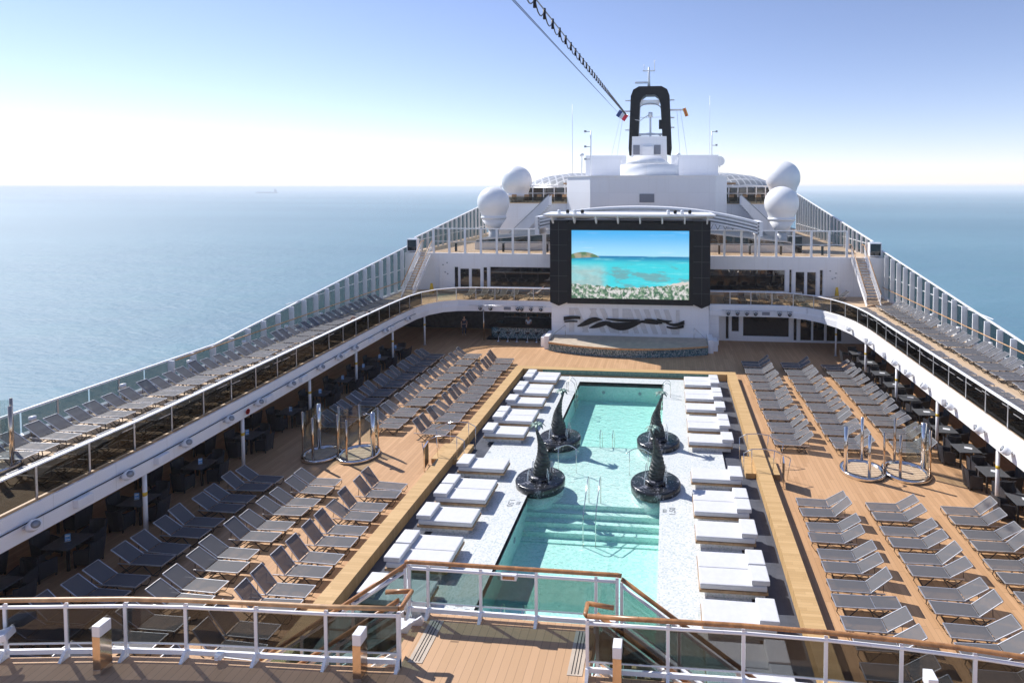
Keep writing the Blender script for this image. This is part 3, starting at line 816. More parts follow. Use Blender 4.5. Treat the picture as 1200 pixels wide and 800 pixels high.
# black surround in front of the body
m = MB()
m.box(x0-.35, x1+.35, 47.92, 48.25, z1, 10.15); m.box(x0-.35, x1+.35, 47.92, 48.25, 3.42, z0)
m.box(x0-.35, x0, 47.92, 48.25, z0, z1); m.box(x1, x1+.35, 47.92, 48.25, z0, z1)
m.build('frame', 'dark', th, True)
for s in (-1, 1):
    xa, xb = (XC-6.58, x0-.352) if s == -1 else (x1+.352, XC+6.58)
    xm = (xa+xb)/2
    m = MB(); m.prism_xz([(xa,10.28),(xa,3.5),(xm,3.2),(xb,3.5),(xb,10.28)], 47.95, 48.28); m.build('side_panel', 'panel', th, True)
    m = MB(); m.box(xm-.015, xm+.015, 47.93, 47.95, 3.5, 10.2)
    for k in range(5): m.box(xa, xb, 47.93, 47.95, 4.4+k*1.28, 4.43+k*1.28)
    m.build('panel_joint', 'joint', th, True)
o = MB().box(0, 9.65, -.02, .02, 0, 5.63).build('screen', 'screen', th)
o.location = (x0+.005-th.location.x, 48.05-th.location.y, z0-th.location.z)
# canopy
m = MB()
m.add([(XC-6.9,46.7,10.75),(XC+6.9,46.7,10.75),(XC+6.6,48.6,10.45),(XC-6.6,48.6,10.45),(XC-6.9,46.7,10.87),(XC+6.9,46.7,10.87),(XC+6.6,48.6,11.0),(XC-6.6,48.6,11.0)],
      [(0,3,2,1),(4,5,6,7),(0,1,5,4),(1,2,6,5),(2,3,7,6),(3,0,4,7)])
m.build('canopy', 'white', th, True)
for k in range(8):
    x = XC-6.3+k*1.8
    m = MB(); m.prism([(0,0)], 0, 1) if False else None
    m.add([(x-.06,46.9,10.74),(x+.06,46.9,10.74),(x+.06,48.24,10.44),(x-.06,48.24,10.44),(x-.06,47.9,10.05),(x+.06,47.9,10.05),(x-.06,48.24,10.0),(x+.06,48.24,10.0)],
          [(0,1,2,3),(0,4,5,1),(4,6,7,5),(0,3,6,4),(1,5,7,2),(3,2,7,6)])
    m.build('bracket', 'offwhite', th, True)
for i, x in enumerate((-8.9,-8.2,-7.6,-7.0,-.1,.45,1.0,1.6)):
    t = thing('canopy_lamp', f'small lamp on top of the screen canopy, {nth(i+1)} from the left', 'lamp', (x,47.0,10.9), 0, 'lamps on the screen canopy')
    MB().lathe([(.10,.05),(.14,.12),(.14,.28),(.08,.33)], 10).build('housing', 'white_s' if i % 2 == 0 else 'dark', t)
    MB().box(-.12,.12,-.05,.05,-.06,.06).build('foot', 'alu', t)
# relief on the stage wall
th = thing('wall_relief', 'black wavy ribbon relief over pale slanted stripes on the white stage wall', 'wall relief', (XC-.5, 48.2, 2.0))
MT['stripe'] = simple('pale_stripe', (.68,.66,.64), .5, var=.05)
for k, (xc, wd, sl_) in enumerate([(-8.1,.42,0),(-7.3,.4,.5),(-6.6,.35,-.5),(-5.9,.42,.55),(-5.1,.42,.5),(-4.4,.5,.05),(-3.6,.5,0),(-3.0,.4,.4),(-2.3,.42,.45),(-1.5,.42,.45),(-.7,.42,.4),(.1,.42,.4),(.7,.3,0)]):
    m = MB(); m.prism_xz([(xc-wd/2-sl_*.9,2.98),(xc-wd/2+sl_*.9,.98),(xc+wd/2+sl_*.9,.98),(xc+wd/2-sl_*.9,2.98)], 48.200-.0045*k, 48.245)
    m.build('stripe', 'stripe', th, True)
def wave(fn, xs, tk, y):
    m = MB(); n = 30; P = []
    for k in range(n+1):
        x = xs[0]+(xs[1]-xs[0])*k/n; P.append((x, 1.95+(fn(x)-1.95)*1.15, tk(k/n)*1.25))
    for a, b in zip(P, P[1:]):
        m.add([(a[0],y,a[1]-a[2]),(b[0],y,b[1]-b[2]),(b[0],y,b[1]+b[2]),(a[0],y,a[1]+a[2]),(a[0],y+.05,a[1]-a[2]),(b[0],y+.05,b[1]-b[2]),(b[0],y+.05,b[1]+b[2]),(a[0],y+.05,a[1]+a[2])],
              [(0,1,2,3),(7,6,5,4),(3,2,6,7),(0,4,5,1),(0,3,7,4),(1,5,6,2)])
    m.build('ribbon', 'dark', th, True)
sn = math.sin
wave(lambda x: 2.08+.10*sn((x+8.7)*1.6), (-8.75,-7.35), lambda f: .13*(1-.35*f), 48.09)
wave(lambda x: 1.85+.05*sn((x+8.7)*2), (-8.7,-7.6), lambda f: .05, 48.09)
wave(lambda x: 1.78+.30*sn((x+7.4)*1.35-.6), (-7.6,-5.5), lambda f: .03+.17*math.sin(PI*min(1,f*1.05)), 48.09)
wave(lambda x: 1.62+.25*sn((x+6.6)*1.2-.7), (-6.6,-4.7), lambda f: .02+.15*math.sin(PI*f), 48.03)
wave(lambda x: 1.92-.32*sn((x+5.6)*1.0), (-5.5,-2.1), lambda f: .04+.22*math.sin(PI*f), 48.09)
wave(lambda x: 2.15-.10*sn((x+5.2)*1.0), (-5.2,-2.4), lambda f: .03+.06*math.sin(PI*f), 48.03)
wave(lambda x: 1.98-.30*(x+2.3)/2.4+.12*sn((x+2.2)*2.2), (-2.3,.1-1.35+.35), lambda f: .03+.13*math.sin(PI*f), 48.09)
wave(lambda x: 2.15-.38*(x+2.0)/2.4, (-2.0,.0-.55), lambda f: .04+.10*math.sin(PI*f), 48.03)
wave(lambda x: 2.20-.18*sn((x+1.0)*2.0), (-1.0,.55-.35), lambda f: .03+.07*math.sin(PI*f), 48.09)
wave(lambda x: 1.92-.12*sn((x+.2)*2.6), (-.25,1.25), lambda f: .05+.09*f, 48.09)
wave(lambda x: 1.68-.10*sn((x+.3)*2.4), (-.2,1.2), lambda f: .05+.04*f, 48.03)

# ------------------------------------------------------------------ stairs to the top deck
def far_stairs(x0, x1, sd):
    th = thing('staircase', f'white staircase with wooden handrails up to the top deck at the {sd} side', 'staircase', ((x0+x1)/2, 50, ZU))
    ya, yb, n = 49.3, 53.5, 17
    for k in range(n):
        y = ya+(yb-ya)*k/n; z = ZU+(ZT-ZU)*(k+1)/n
        MB().box(x0+.05, x1-.05, y, y+.27, z-.05, z).build('tread', 'teak_up', th, True)
    for x in (x0, x1):
        m = MB(); m.bar((x, ya-.1, ZU+.05), (x, yb, ZT-.02), .05, .28); m.build('stringer', 'white', th, True)
        m = MB()
        for k in range(13):
            f = k/12; y = ya+(yb-ya)*f; z = ZU+.15+(ZT-ZU)*f; m.bar((x,y,z),(x,y,z+.95),.03,.03)
        for q in (.35,.55,.75): m.bar((x,ya,ZU+.15+q),(x,yb,ZT+.15+q),.02,.03)
        m.build('baluster_rail', 'white', th, True)
        m = MB(); m.tube([(x,ya-.15,ZU+1.05),(x,yb,ZT+1.1),(x,yb+.6,ZT+1.1)], .045, 6); m.build('handrail', 'wood_lit', th, True)
far_stairs(-23.35, -22.35, 'left')
far_stairs(15.95, 17.05, 'right')
for x, y, lab in ((-21.6, 51.6, 'yellow wet floor sign beside the foot of the left staircase'), (14.6, 52.9, 'yellow wet floor sign by the white wall near the right staircase')):
    t = thing('wet_floor_sign', lab, 'floor sign', (x,y,ZU))
    for s in (-1, 1):
        m = MB(); m.add([(-.16,.18*s,0),(.16,.18*s,0),(.10,.02*s,.95),(-.10,.02*s,.95),(-.16,.16*s,0),(.16,.16*s,0),(.10,0,.95),(-.10,0,.95)],
              [(0,1,2,3),(7,6,5,4),(0,4,5,1),(1,5,6,2),(2,6,7,3),(3,7,4,0)]); m.build('leaf', 'yellow', t)

# ------------------------------------------------------------------ top deck
mb = MB(); mb.box(-25, -22.4, 53.8, 120, ZT-.2, ZT); mb.box(-22.4, 16.9, 53.8, 120, ZT-.2, ZT+.0); mb.box(16.9, 18.8, 53.8, 120, ZT-.2, ZT)
tag(mb.build('top_deck', 'teak_up'), kind='structure')
def tall_screen(path, label, h=2.3):
    th = thing('glass_windbreak', label, 'glass windbreak', (path[0][0], path[0][1], ZT))
    L = math.dist(path[0], path[1]); n = max(1, round(L/1.59)); 
    for i in range(n+1):
        f = i/n; x = path[0][0]+(path[1][0]-path[0][0])*f; y = path[0][1]+(path[1][1]-path[0][1])*f
        MB().box(x-.10, x+.10, y-.06, y+.06, ZT, ZT+h).build('post', 'white', th, True)
        if i < n:
            x2 = path[0][0]+(path[1][0]-path[0][0])*(i+1)/n; y2 = path[0][1]+(path[1][1]-path[0][1])*(i+1)/n
            m = MB(); m.ribbon([(x+.1,y),(x2-.1,y2)], ZT+.05, ZT+h-.04, th=.02); m.build('glass_panel', 'g_top', th, True)
    m = MB(); m.bar((path[0][0],path[0][1],ZT+h),(path[1][0],path[1][1],ZT+h),.14,.09); m.build('top_rail', 'white', th, True)
    m = MB(); m.bar((path[0][0],path[0][1]-.02,ZT+1.1),(path[1][0],path[1][1]-.02,ZT+1.1),.04,.04); m.build('mid_rail', 'white', th, True)
tall_screen([(-22.2,53.65),(-9.95,53.65)], 'row of tall glass panels with white posts on the deck house left of the screen')
tall_screen([(3.4,53.65),(15.6,53.65)], 'row of tall glass panels with white posts on the deck house right of the screen')
for x, s, sd, ye, ze in ((-24.3, 1, 'left', 76, 10.9), (18.0, -1, 'right', 86, 12.2)):
    th = thing('wind_screen', f'tall finned glass wind screen climbing along the {sd} side of the top deck', 'wind screen', (x, 60, ZT))
    y = 54.2; m = MB()
    zt = lambda yy: 8.2+(yy-54)*(ze-8.2)/(ye-54)
    while y < ye:
        MB().box(x, x+.22*s, y-.03, y+.03, ZT, zt(y)).build('fin', 'white', th, True)
        y2 = min(ye, y+1.35)
        m = MB(); m.ribbon([(x,y+.032),(x,y2-.032)], ZT+.1, lambda a, b: zt(b)-.03, th=.015); m.build('glass_panel', 'g_side', th, True)
        y = y+1.35
    m = MB(); m.bar((x,54.2,8.22),(x,ye,ze),.14,.10); m.build('top_rail', 'white', th, True)
    m = MB(); m.bar((x+.1*s,54.2,ZT+1.1),(x+.1*s,ye,ZT+1.1),.05,.05); m.build('mid_rail', 'white', th, True)
    t = thing('side_booth', f'small glazed booth beside the top of the {sd} staircase', 'booth', (x, 54.2, ZT))
    framed(t, 'window', min(x-.6*s, x+.4*s), max(x-.6*s, x+.4*s), ZT+.1, ZT+1.25, 53.7)
    MB().box(min(x-.6*s, x+.4*s), max(x-.6*s, x+.4*s), 53.86, 54.3, ZT+.05, ZT+1.3).build('body', 'offwhite', t, True)
# low skylights and screens on the top deck
for x0, x1, sd in ((-19.2,-10.2,'left'),(3.8,11.5,'right')):
    th = thing('skylight', f'low sloped skylight with white ribs on the top deck {sd} of the screen tower', 'skylight', ((x0+x1)/2, 58, ZT))
    m = MB(); m.prism_xz([(x0,ZT),(x1,ZT),(x1,ZT+1.7),(x0,ZT+.9)], 57, 63) if sd == 'left' else m.prism_xz([(x0,ZT),(x1,ZT),(x1,ZT+.9),(x0,ZT+1.7)], 57, 63)
    m.build('glazing', 'window', th, True)
    za, zb = (ZT+.9, ZT+1.7) if sd == 'left' else (ZT+1.7, ZT+.9)
    for k in range(8):
        y = 57+k*.86; m = MB(); m.bar((x0,y,za+.05),(x1,y,zb+.05),.08,.08); m.build('rib', 'white', th, True)
    m = MB(); m.box(x0-.1,x1+.1,56.9,57.0,ZT,ZT+.7); m.build('kerb', 'offwhite', th, True)
for i, x in enumerate((-20.6,-15.9,-11.6,4.6,7.4,10.2,13.9)):
    t = thing('path_lamp', f'dark stub lamp on the top deck behind the glass, {nth(i+1)} from the left', 'lamp', (x,55.2,ZT), 0, 'stub lamps on the top deck')
    MB().box(-.09,.09,-.09,.09,0,.8).build('post', 'dark', t); MB().box(-.16,.16,-.16,.16,.8,.86).build('hood', 'grey', t)
t = thing('equipment_cabinet', 'dark slatted cabinet on the top deck below the right radomes', 'cabinet', (11.9,57.5,ZT))
MB().box(-.6,.6,-.4,.4,0,1.5).build('body', 'dark', t); MB().box(-.62,.62,-.42,.42,1.5,1.56).build('lid', 'grey', t)
# sliding roof beams behind the screen
th = thing('roof_gantry', 'curved white gantry beams spanning behind the screen tower', 'roof gantry', (XC+.3, 52, 9))
def roofz(x): return 11.35-1.15*abs((x+2.6)/9.6)**2.2
m = MB()
for i_ in range(22):
    xa = -11.4+.86*i_; xb = xa+.86
    m.add([(xa,50.62,roofz(xa)-1.0),(xb,50.62,roofz(xb)-1.0),(xb,50.62,roofz(xb)-.05),(xa,50.62,roofz(xa)-.05),(xa,50.70,roofz(xa)-1.0),(xb,50.70,roofz(xb)-1.0),(xb,50.70,roofz(xb)-.05),(xa,50.70,roofz(xa)-.05)],
          [(0,1,2,3),(7,6,5,4),(0,4,5,1),(3,2,6,7)])
m.build('gap_shade', 'grey', th, True)  # grey sheet added to stand for shade in the gaps between the rails
m = MB(); P = [(-11.4+.86*i_, 51.6, roofz(-11.4+.86*i_)) for i_ in range(23)]
for a, b in zip(P, P[1:]): m.bar(a, b, 1.9, .08)
m.build('roof_sheet', 'white', th, True)
for k in range(4):
    m = MB(); P = [(x, 50.45, roofz(x)-.06-.28*k) for x in [-11.4+.86*i for i in range(23)]]
    for a, b in zip(P, P[1:]): m.bar(a, b, .10, .14)
    m.build('front_rail', 'offwhite', th, True)
for x in (-11.5, 7.6):
    MB().box(x-.2, x+.2, 50.4, 53.2, 8.9, roofz(x)+.1).build('end_frame', 'white', th, True)
    MB().box(x-.1, x+.1, 53.0, 53.2, ZT, 8.9).build('leg', 'white', th, True)
m = MB()
for k in range(6):
    x = 3.6+k*.65; m.bar((x,52.6,9.3),(x+.33,52.6,9.95),.05,.05); m.bar((x+.33,52.6,9.95),(x+.65,52.6,9.3),.05,.05)
m.build('lattice', 'grey', th, True)

# ------------------------------------------------------------------ central superstructure
th = thing('superstructure', 'large plain white block rising behind the screen tower', 'superstructure', (-2, 66, ZT))
MB().prism([(-8.4,62),(4.75,62),(6.1,64),(6.1,76),(-11.6,76),(-11.6,66)], ZT, 14.2).build('block', 'offwhite', th, True)
MB().prism([(-8.5,61.9),(4.8,61.9),(6.2,63.9),(6.2,76.1),(-11.7,76.1),(-11.7,65.9)], 14.2, 14.28).build('roof_edge', 'white', th, True)
m = MB(); m.box(-3.15,-1.6,61.93,61.998,11.45,12.35); l = m.build('louvre', 'louvre', th, True)
MB().box(-10.6, -5.5, 74, 75, 14.28, 17.05).build('rear_wall', 'offwhite', th, True)
MB().box(.2, 6.0, 74, 75, 14.28, 17.05).build('rear_wall', 'offwhite', th, True)
MB().lathe([(3.3,14.28),(3.3,15.55),(3.1,15.6)], 40, (-2.35,67.4,0)).build('round_house', 'white', th, True)
m = MB(); m.lathe([(2.7,15.6),(1.9,16.25),(1.5,16.6),(0,16.65)], 28, (-2.6,67.5,0)); m.build('round_roof', 'white', th, True)
m = MB()
for k in range(20):
    a = 2*PI*k/20; m.tube([(-2.35+3.2*math.cos(a),67.4+3.2*math.sin(a),15.55),(-2.35+3.2*math.cos(a),67.4+3.2*math.sin(a),16.1)], .02, 4)
m.build('guard_rail', 'white', th, True)
# terraces left and right of the block
for x0, x1, sd, s in ((-20.4,-9.9,'left',-1),(4.8,13.2,'right',1)):
    th = thing('terrace', f'raised white terrace with glass front and railings {sd} of the central block', 'terrace', ((x0+x1)/2, 68, ZT))
    MB().box(x0, x1, 66.0, 90, ZT, 11.2).build('base', 'offwhite', th, True)
    MB().box(x0, x1, 65.9, 90, 11.2, 11.26).build('floor', 'teak_up', th, True)
    m = MB(); m.ribbon([(x0,65.95),(x1,65.95)], 11.27, 11.95, th=.03); m.build('glass_front', 'g_side', th, True)
    for k in range(9):
        x = x0+(x1-x0)*k/8; MB().box(x-.05,x+.05,69.9,70.0,11.26,13.1).build('post', 'white', th, True)
    m = MB(); m.box(x0,x1,69.8,70.1,13.1,13.25); m.box(x0,x1,69.9,70.0,12.3,12.36); m.build('beam', 'white', th, True)
    MB().box(x0+.2,x1-.2,74,74.2,11.3,13.0).build('rear_glazing', 'window', th, True)
    m = MB(); xx = x1-3.0 if s == -1 else x0+.4
    m.box(xx,xx+2.6,71,76,13.4,13.6); m.build('brown_canopy', 'bedwood', th, True)
    # furniture seen as small dark shapes
    for k in range(5):
        x = x0+2.2+k*1.5
        if x > x1-1: break
        t = thing('terrace_chair', f'brown chair on the {sd} terrace behind the glass, {nth(k+1)} from the left', 'chair', (x,67.6,11.26), 0, 'chairs on the high terraces')
        MB().box(-.28,.28,-.28,.28,.38,.46).build('seat', 'bedwood', t); MB().box(-.28,.28,.22,.30,.46,.95).build('backrest', 'bedwood', t)
        for a in (-.24,.24):
            for b in (-.24,.24): MB().box(a-.02,a+.02,b-.02,b+.02,0,.38).build('leg', 'leg', t)
    # stairs
    th = thing('staircase', f'grey enclosed staircase climbing to the {sd} terrace', 'staircase', (0,64,ZT))
    xa, xb = (-17.8,-13.2) if s == -1 else (12.2,7.6)
    m = MB(); d = 1 if xb > xa else -1
    m.prism_xz([(xa,ZT),(xa,ZT+1.0),(xb,12.2),(xb,11.2),(xa+.9*d,ZT)], 63.9, 64.0); m.build('side_panel', 'offwhite', th, True)
    m = MB(); m.prism_xz([(xa,ZT),(xa,ZT+1.0),(xb,12.2),(xb,11.2),(xa+.9*d,ZT)], 65.2, 65.3); m.build('side_panel', 'white', th, True)
    for k in range(20):
        f = k/20; x = xa+(xb-xa)*f; MB().box(x, x+.25*d, 64.0, 65.2, ZT+(11.2-ZT)*f, ZT+(11.2-ZT)*f+.05).build('tread', 'grey', th, True)
    m = MB(); m.bar((xa,63.88,ZT+1.05),(xb,63.88,12.25),.05,.07); m.build('handrail', 'grey', th, True)
    # lattice roofs farther forward
    xc = -18.5 if s == -1 else 10.5
    th = thing('lattice_roof', f'low domed lattice roof far forward on the {sd}', 'roof', (xc, 98, 11))
    m = MB(); m.lathe([(10.5,11.2),(10.2,12.6),(8.6,13.9),(6.2,14.9),(3,15.4),(0,15.5)], 36, (xc+(5 if s == -1 else -4),99,0), sx=1.15); m.build('glazing', 'lattice', th, True)
    m = MB(); m.lathe([(10.7,11.0),(10.7,11.3)], 36, (xc+(5 if s == -1 else -4),99,0), sx=1.15); m.build('rim', 'white', th, True)
# radomes
rd0 = None
for x, y, zc, r, lab in ((-18.3,60,11.45,1.66,'white radome globe left of the screen, the lower and nearer one'),
                         (-18.45,70,13.8,1.84,'white radome globe left of the screen, the higher and farther one'),
                         (11.1,60,11.45,1.68,'white radome globe right of the screen, the lower and nearer one'),
                         (12.7,68,14.1,1.90,'white radome globe right of the screen, the higher and farther one')):
    t = thing('radome', lab, 'radome', (x,y,ZT if y < 65 else 11.26), 0, 'satellite radomes beside the mast')
    zc -= t.location.z
    prof = [(0.0001, r)]+[(r*math.sin(a), r*math.cos(a)) for a in [PI*k/28 for k in range(1, 20)]]+[(r*.74,-r*.86),(r*.74,-r*1.0)]
    MB().lathe(list(reversed([(a, b+zc) for a, b in prof])), 40).build('dome', 'domewhite', t)
    MB().lathe([(r*.78,zc-r*1.02),(r*.80,zc-r*.86),(r*.74,zc-r*.84)], 30).build('collar', 'white_s', t)
    MB().lathe([(r*.30, max(0,zc-r*1.75)),(r*.76, zc-r*1.02)], 30).build('cone', 'domewhite', t)
    if y < 65: MB().lathe([(r*.32,0),(r*.32,max(.1,zc-r*1.75))], 20).build('pedestal', 'white_s', t)

# ------------------------------------------------------------------ mast and funnel ring
FY = 85
th = thing('mast', 'dark arched mast ring on a white deck house with radar gear', 'mast', (-2.75, FY, 14))
out = [(-5.75,17.6),(-5.85,18.6),(-5.55,26.0),(-5.2,26.9),(-4.4,27.35),(-1.2,27.35),(-.4,26.9),(-.05,26.0),(.30,18.6),(.15,17.6)]
inn = [(-4.75,17.9),(-4.55,18.6),(-4.25,25.0),(-3.9,25.8),(-3.4,26.15),(-2.15,26.15),(-1.65,25.8),(-1.35,25.0),(-.95,18.6),(-.75,17.9)]
m = MB()
for i in range(len(out)-1):
    a, b, c, d = out[i], out[i+1], inn[i+1], inn[i]
    m.add([(a[0],FY-.9,a[1]),(b[0],FY-.9,b[1]),(c[0],FY-.9,c[1]),(d[0],FY-.9,d[1]),(a[0],FY+1.2,a[1]),(b[0],FY+1.2,b[1]),(c[0],FY+1.2,c[1]),(d[0],FY+1.2,d[1])],
          [(0,1,2,3),(7,6,5,4),(0,4,5,1),(3,2,6,7)])
m.add([(out[0][0],FY-.9,out[0][1]),(inn[0][0],FY-.9,inn[0][1]),(inn[0][0],FY+1.2,inn[0][1]),(out[0][0],FY+1.2,out[0][1])],[(0,1,2,3)])
m.add([(out[-1][0],FY-.9,out[-1][1]),(inn[-1][0],FY-.9,inn[-1][1]),(inn[-1][0],FY+1.2,inn[-1][1]),(out[-1][0],FY+1.2,out[-1][1])],[(0,1,2,3)])
m.build('arch', 'dark', th, True)
MB().prism_xz([(-5.4,14.2),(-.3,14.2),(-.45,20.1),(-5.2,20.1)], 82, 88).build('mast_house', 'offwhite', th, True)
for x in (-4.6,-1.7): MB().box(x-.45,x+.45,81.93,81.99,17.6,18.9).build('louvre', 'louvre', th, True)
m = MB(); m.box(-3.7,-2.2,80.8,81.98,16.9,18.6); m.build('front_box', 'white', th, True)
m = MB(); m.box(-4.3,-1.5,84.6,85.5,24.9,25.5); m.box(-4.4,-1.1,84.4,85.6,20.5,20.75); m.box(-4.3,-1.3,84.7,84.8,23.0,23.06); m.build('platform', 'white', th, True)
m = MB()
for zc, hh_ in ((24.2,.75),(20.2,.55)):
    P = [(-2.8+1.55*math.cos(PI-PI*k/12), 84.5, zc+hh_*math.sin(PI*k/12)) for k in range(13)]
    m.tube(P, .07, 5)
m.build('brace_arch', 'grey', th, True)
m = MB(); m.tube([(-2.75,84.3,20.1),(-2.75,84.3,23.4)], .16, 8, .12); m.tube([(-2.75,84.3,23.0),(-2.75,84.3,23.7)], .32, 8, .28); m.build('radar_post', 'white_s', th, True)
m = MB(); m.tube([(-3.0,FY,27.3),(-3.0,FY,30.2)], .22, 8, .12); m.box(-3.9,-2.1,FY-.1,FY+.1,29.6,29.75); m.box(-5.0,-3.0,FY-.15,FY+.15,27.9,28.15); m.tube([(-3.7,FY,29.7),(-3.7,FY,30.6)], .04, 5); m.tube([(-2.2,FY,29.7),(-2.2,FY,31.2)], .05, 5); m.build('top_antenna', 'white_s', th, True)
m = MB(); m.box(.05,1.95,FY-.08,FY+.08,23.95,24.2); m.box(-7.4,-5.6,FY-.08,FY+.08,23.85,24.05)
for z in (25.4,22.9,21.5): m.box(-.1,.65,FY-.08,FY+.08,z,z+.18)
for z in (25.4,21.2): m.box(-6.4,-5.6,FY-.08,FY+.08,z,z+.15)
m.build('yard_arm', 'offwhite', th, True)
m = MB(); m.box(-1.55,-1.0,84,84.4,21.3,22.6); m.build('horn', 'dark', th, True)
m = MB(); m.tube([(1.5,FY,24),(2.8,80,14.3)],.018,4); m.tube([(1.0,FY,24),(1.6,80,14.3)],.018,4); m.tube([(-6.9,FY,24),(-8.6,80,14.3)],.018,4); m.tube([(-6.6,FY,24),(-7.6,80,14.3)],.018,4); m.build('stay_wire', 'grey', th, True)

def pole(x, y, z0, z1, r, lab, arms=()):
    t = thing('antenna_pole', lab, 'antenna', (x,y,z0))
    m = MB(); m.tube([(0,0,0),(0,0,z1-z0)], r, 6, r*.6); m.build('pole', 'white_s', t)
    for a in arms:
        m = MB(); m.bar((0,0,a-z0),(-.55 if x < 0 else .5,0,a-z0),.07,.07); m.box(*( (-.75,-.5) if x < 0 else (.45,.7)),-.12,.12,a-z0-.08,a-z0+.14); m.build('lamp_arm', 'grey', t)
pole(-10.75,64.8,14.25,22.2,.035,'thin white whip antenna at the left corner of the central block')
pole(-8.85,66,14.25,19.4,.10,'white lamp pole with side arms on the left of the central block',(19.3,17.6,16.2))
pole(-9.8,65.5,14.25,16.6,.09,'short white post with round head on the left of the central block')
pole(5.25,75,17.05,20.1,.09,'white lamp pole with side arms above the right rear wall',(20.0,18.3))
pole(5.0,75.5,17.05,24.5,.03,'thin white whip antenna above the right rear wall')
pole(.95,66,14.25,16.6,.09,'short white post with round head right of the round house')
pole(6.0,72,14.25,17.4,.04,'thin post at the right end of the central block')
for x, z, lab in ((-9.8,16.5,'white round sensor head on the short left post'),(.95,16.5,'white round sensor head on the short right post')):
    tag(MB().lathe([(.0,-.15),(.22,-.08),(.26,.05),(.2,.2),(0,.25)], 12, (x,65.5 if x < 0 else 66,z+.1)).build('sensor_head','domewhite'), lab, 'sensor')
t = thing('dish', 'small round dish at the right end of the rear wall', 'dish', (6.2,74.4,16.3))
MB().lathe([(.0,-.1),(.45,0),(.6,.15)], 16).build('reflector','domewhite',t).rotation_euler = (PI/2,0,0)
MB().box(-.08,.08,0,.5,-.7,0).build('mount','grey',t)

# flags
def flag(name, lab, loc, cols, wdt, hgt, rot):
    t = thing(name, lab, 'flag', loc); t.rotation_euler = rot
    n = len(cols)
    for k, c in enumerate(cols):
        m = MB(); x0 = wdt*k/n; x1 = wdt*(k+1)/n
        for j in range(4):
            a = x0+(x1-x0)*j/4; b = x0+(x1-x0)*(j+1)/4
            f = lambda x: .14*math.sin(x*5)
            m.add([(a,f(a),0),(b,f(b),0),(b,f(b)+.05,-hgt),(a,f(a)+.05,-hgt),(a,f(a)+.02,0),(b,f(b)+.02,0),(b,f(b)+.07,-hgt),(a,f(a)+.07,-hgt)],[(0,1,2,3),(7,6,5,4),(0,4,5,1),(3,2,6,7),(0,3,7,4),(1,5,6,2)])
        m.build('stripe', c, t)
MT['flagblue'] = simple('flag_blue', (.04,.07,.22), .8); MT['flagwhite'] = simple('flag_white', (.75,.75,.78), .8); MT['flagred'] = simple('flag_red', (.55,.03,.06), .8); MT['flagyellow'] = simple('flag_yellow', (.75,.42,.05), .8)
flag('tricolour_flag','blue white and red flag flying left of the mast arch',(-7.1,84,24.1),['flagblue','flagwhite','flagred'],1.5,1.0,(0,math.radians(35),0))
flag('striped_flag','small red and yellow flag hanging from the right yard arm',(1.75,84,24.1),['flagyellow','flagred','flagyellow'],.5,1.2,(0,math.radians(-20),0))

# festoon lamp cable and stay wires that run from the mast over the pool
def V3(a, b, f): return tuple(a[i]+(b[i]-a[i])*f for i in range(3))
A = (-6.2, 84.5, 23.5); B = (-2.17, -20.0, 15.13)
th = thing('festoon_cable', 'dark lamp cable hanging in small loops from the mast towards the camera', 'lamp cable', A)
def cab(f): 
    p = V3(A, B, f); return (p[0], p[1], p[2]-2.1*4*f*(1-f)*.0)
m = MB(); m.tube([cab(i/36) for i in range(37)], .022, 5); m.build('steel_wire', 'grey', th, True)
nb = 71; lo = MB()
for i in range(nb):
    fa, fb = i/nb, (i+1)/nb; P = []
    for k in range(7):
        q = k/6; p = cab(fa+(fb-fa)*q); P.append((p[0], p[1], p[2]-.28*4*q*(1-q)-.02))
    lo.tube(P, .020, 4)
    p = cab(fa); m = MB(); m.tube([(p[0],p[1],p[2]+.05),(p[0],p[1],p[2]-.26)], .045, 7); m.build('lamp', 'dark', th, True)
lo.build('cable_loop', 'leg', th, True)
m = MB(); m.tube([A,(-5.2,84.2,22.7),(-4.2,84.0,22.5),(-3.0,84.2,23.3)], .06, 6); m.build('tail', 'alu', th, True)
for dx, lab in ((-1.05,'thin stay wire left of the lamp cable'),(-.85,'thin stay wire next to the lamp cable')):
    tag(MB().tube([(-6.8,84.5,23.1),(-2.0+dx*.35,-20,14.85)], .013, 4).build('stay_wire','dark'), lab, 'wire')

# ------------------------------------------------------------------ far cargo ship and tiny vessels
t = thing('cargo_ship', 'hazy cargo ship on the horizon at left with its bridge at the right end', 'ship', (-4052, 5590, -44))
t.rotation_euler = (0,0,math.radians(36))
m = MB(); m.prism([(-95,0),(-88,-13),(85,-13),(95,-9),(95,9),(85,13),(-88,13)], -2, 13); m.build('hull','ship_far',t)
m = MB(); m.box(62,84,-12,12,13,36); m.box(66,74,-4,4,36,48); m.build('bridge','ship_far',t)
m = MB()
for k in range(4): m.box(-75+k*30,-60+k*30,-9,9,13,17)
m.build('hatch','ship_far',t); m = MB(); m.tube([(-90,0,13),(-90,0,26)],.8,6); m.build('foremast','ship_far',t)
for x, y, L, lab in ((-11800,13200,190,'faint tiny ship on the horizon left of the radomes'),(-3900,13900,160,'faint tiny ship just left of the far radome')):
    t = thing('distant_ship', lab, 'ship', (x,y,-44)); m = MB(); m.prism([(-L/2,-12),(L/2,-12),(L/2+8,0),(L/2,12),(-L/2,12)],-2,16); m.build('hull','ship_far',t)
    m = MB(); m.box(L/2-40,L/2-15,-10,10,16,42); m.build('bridge','ship_far',t)

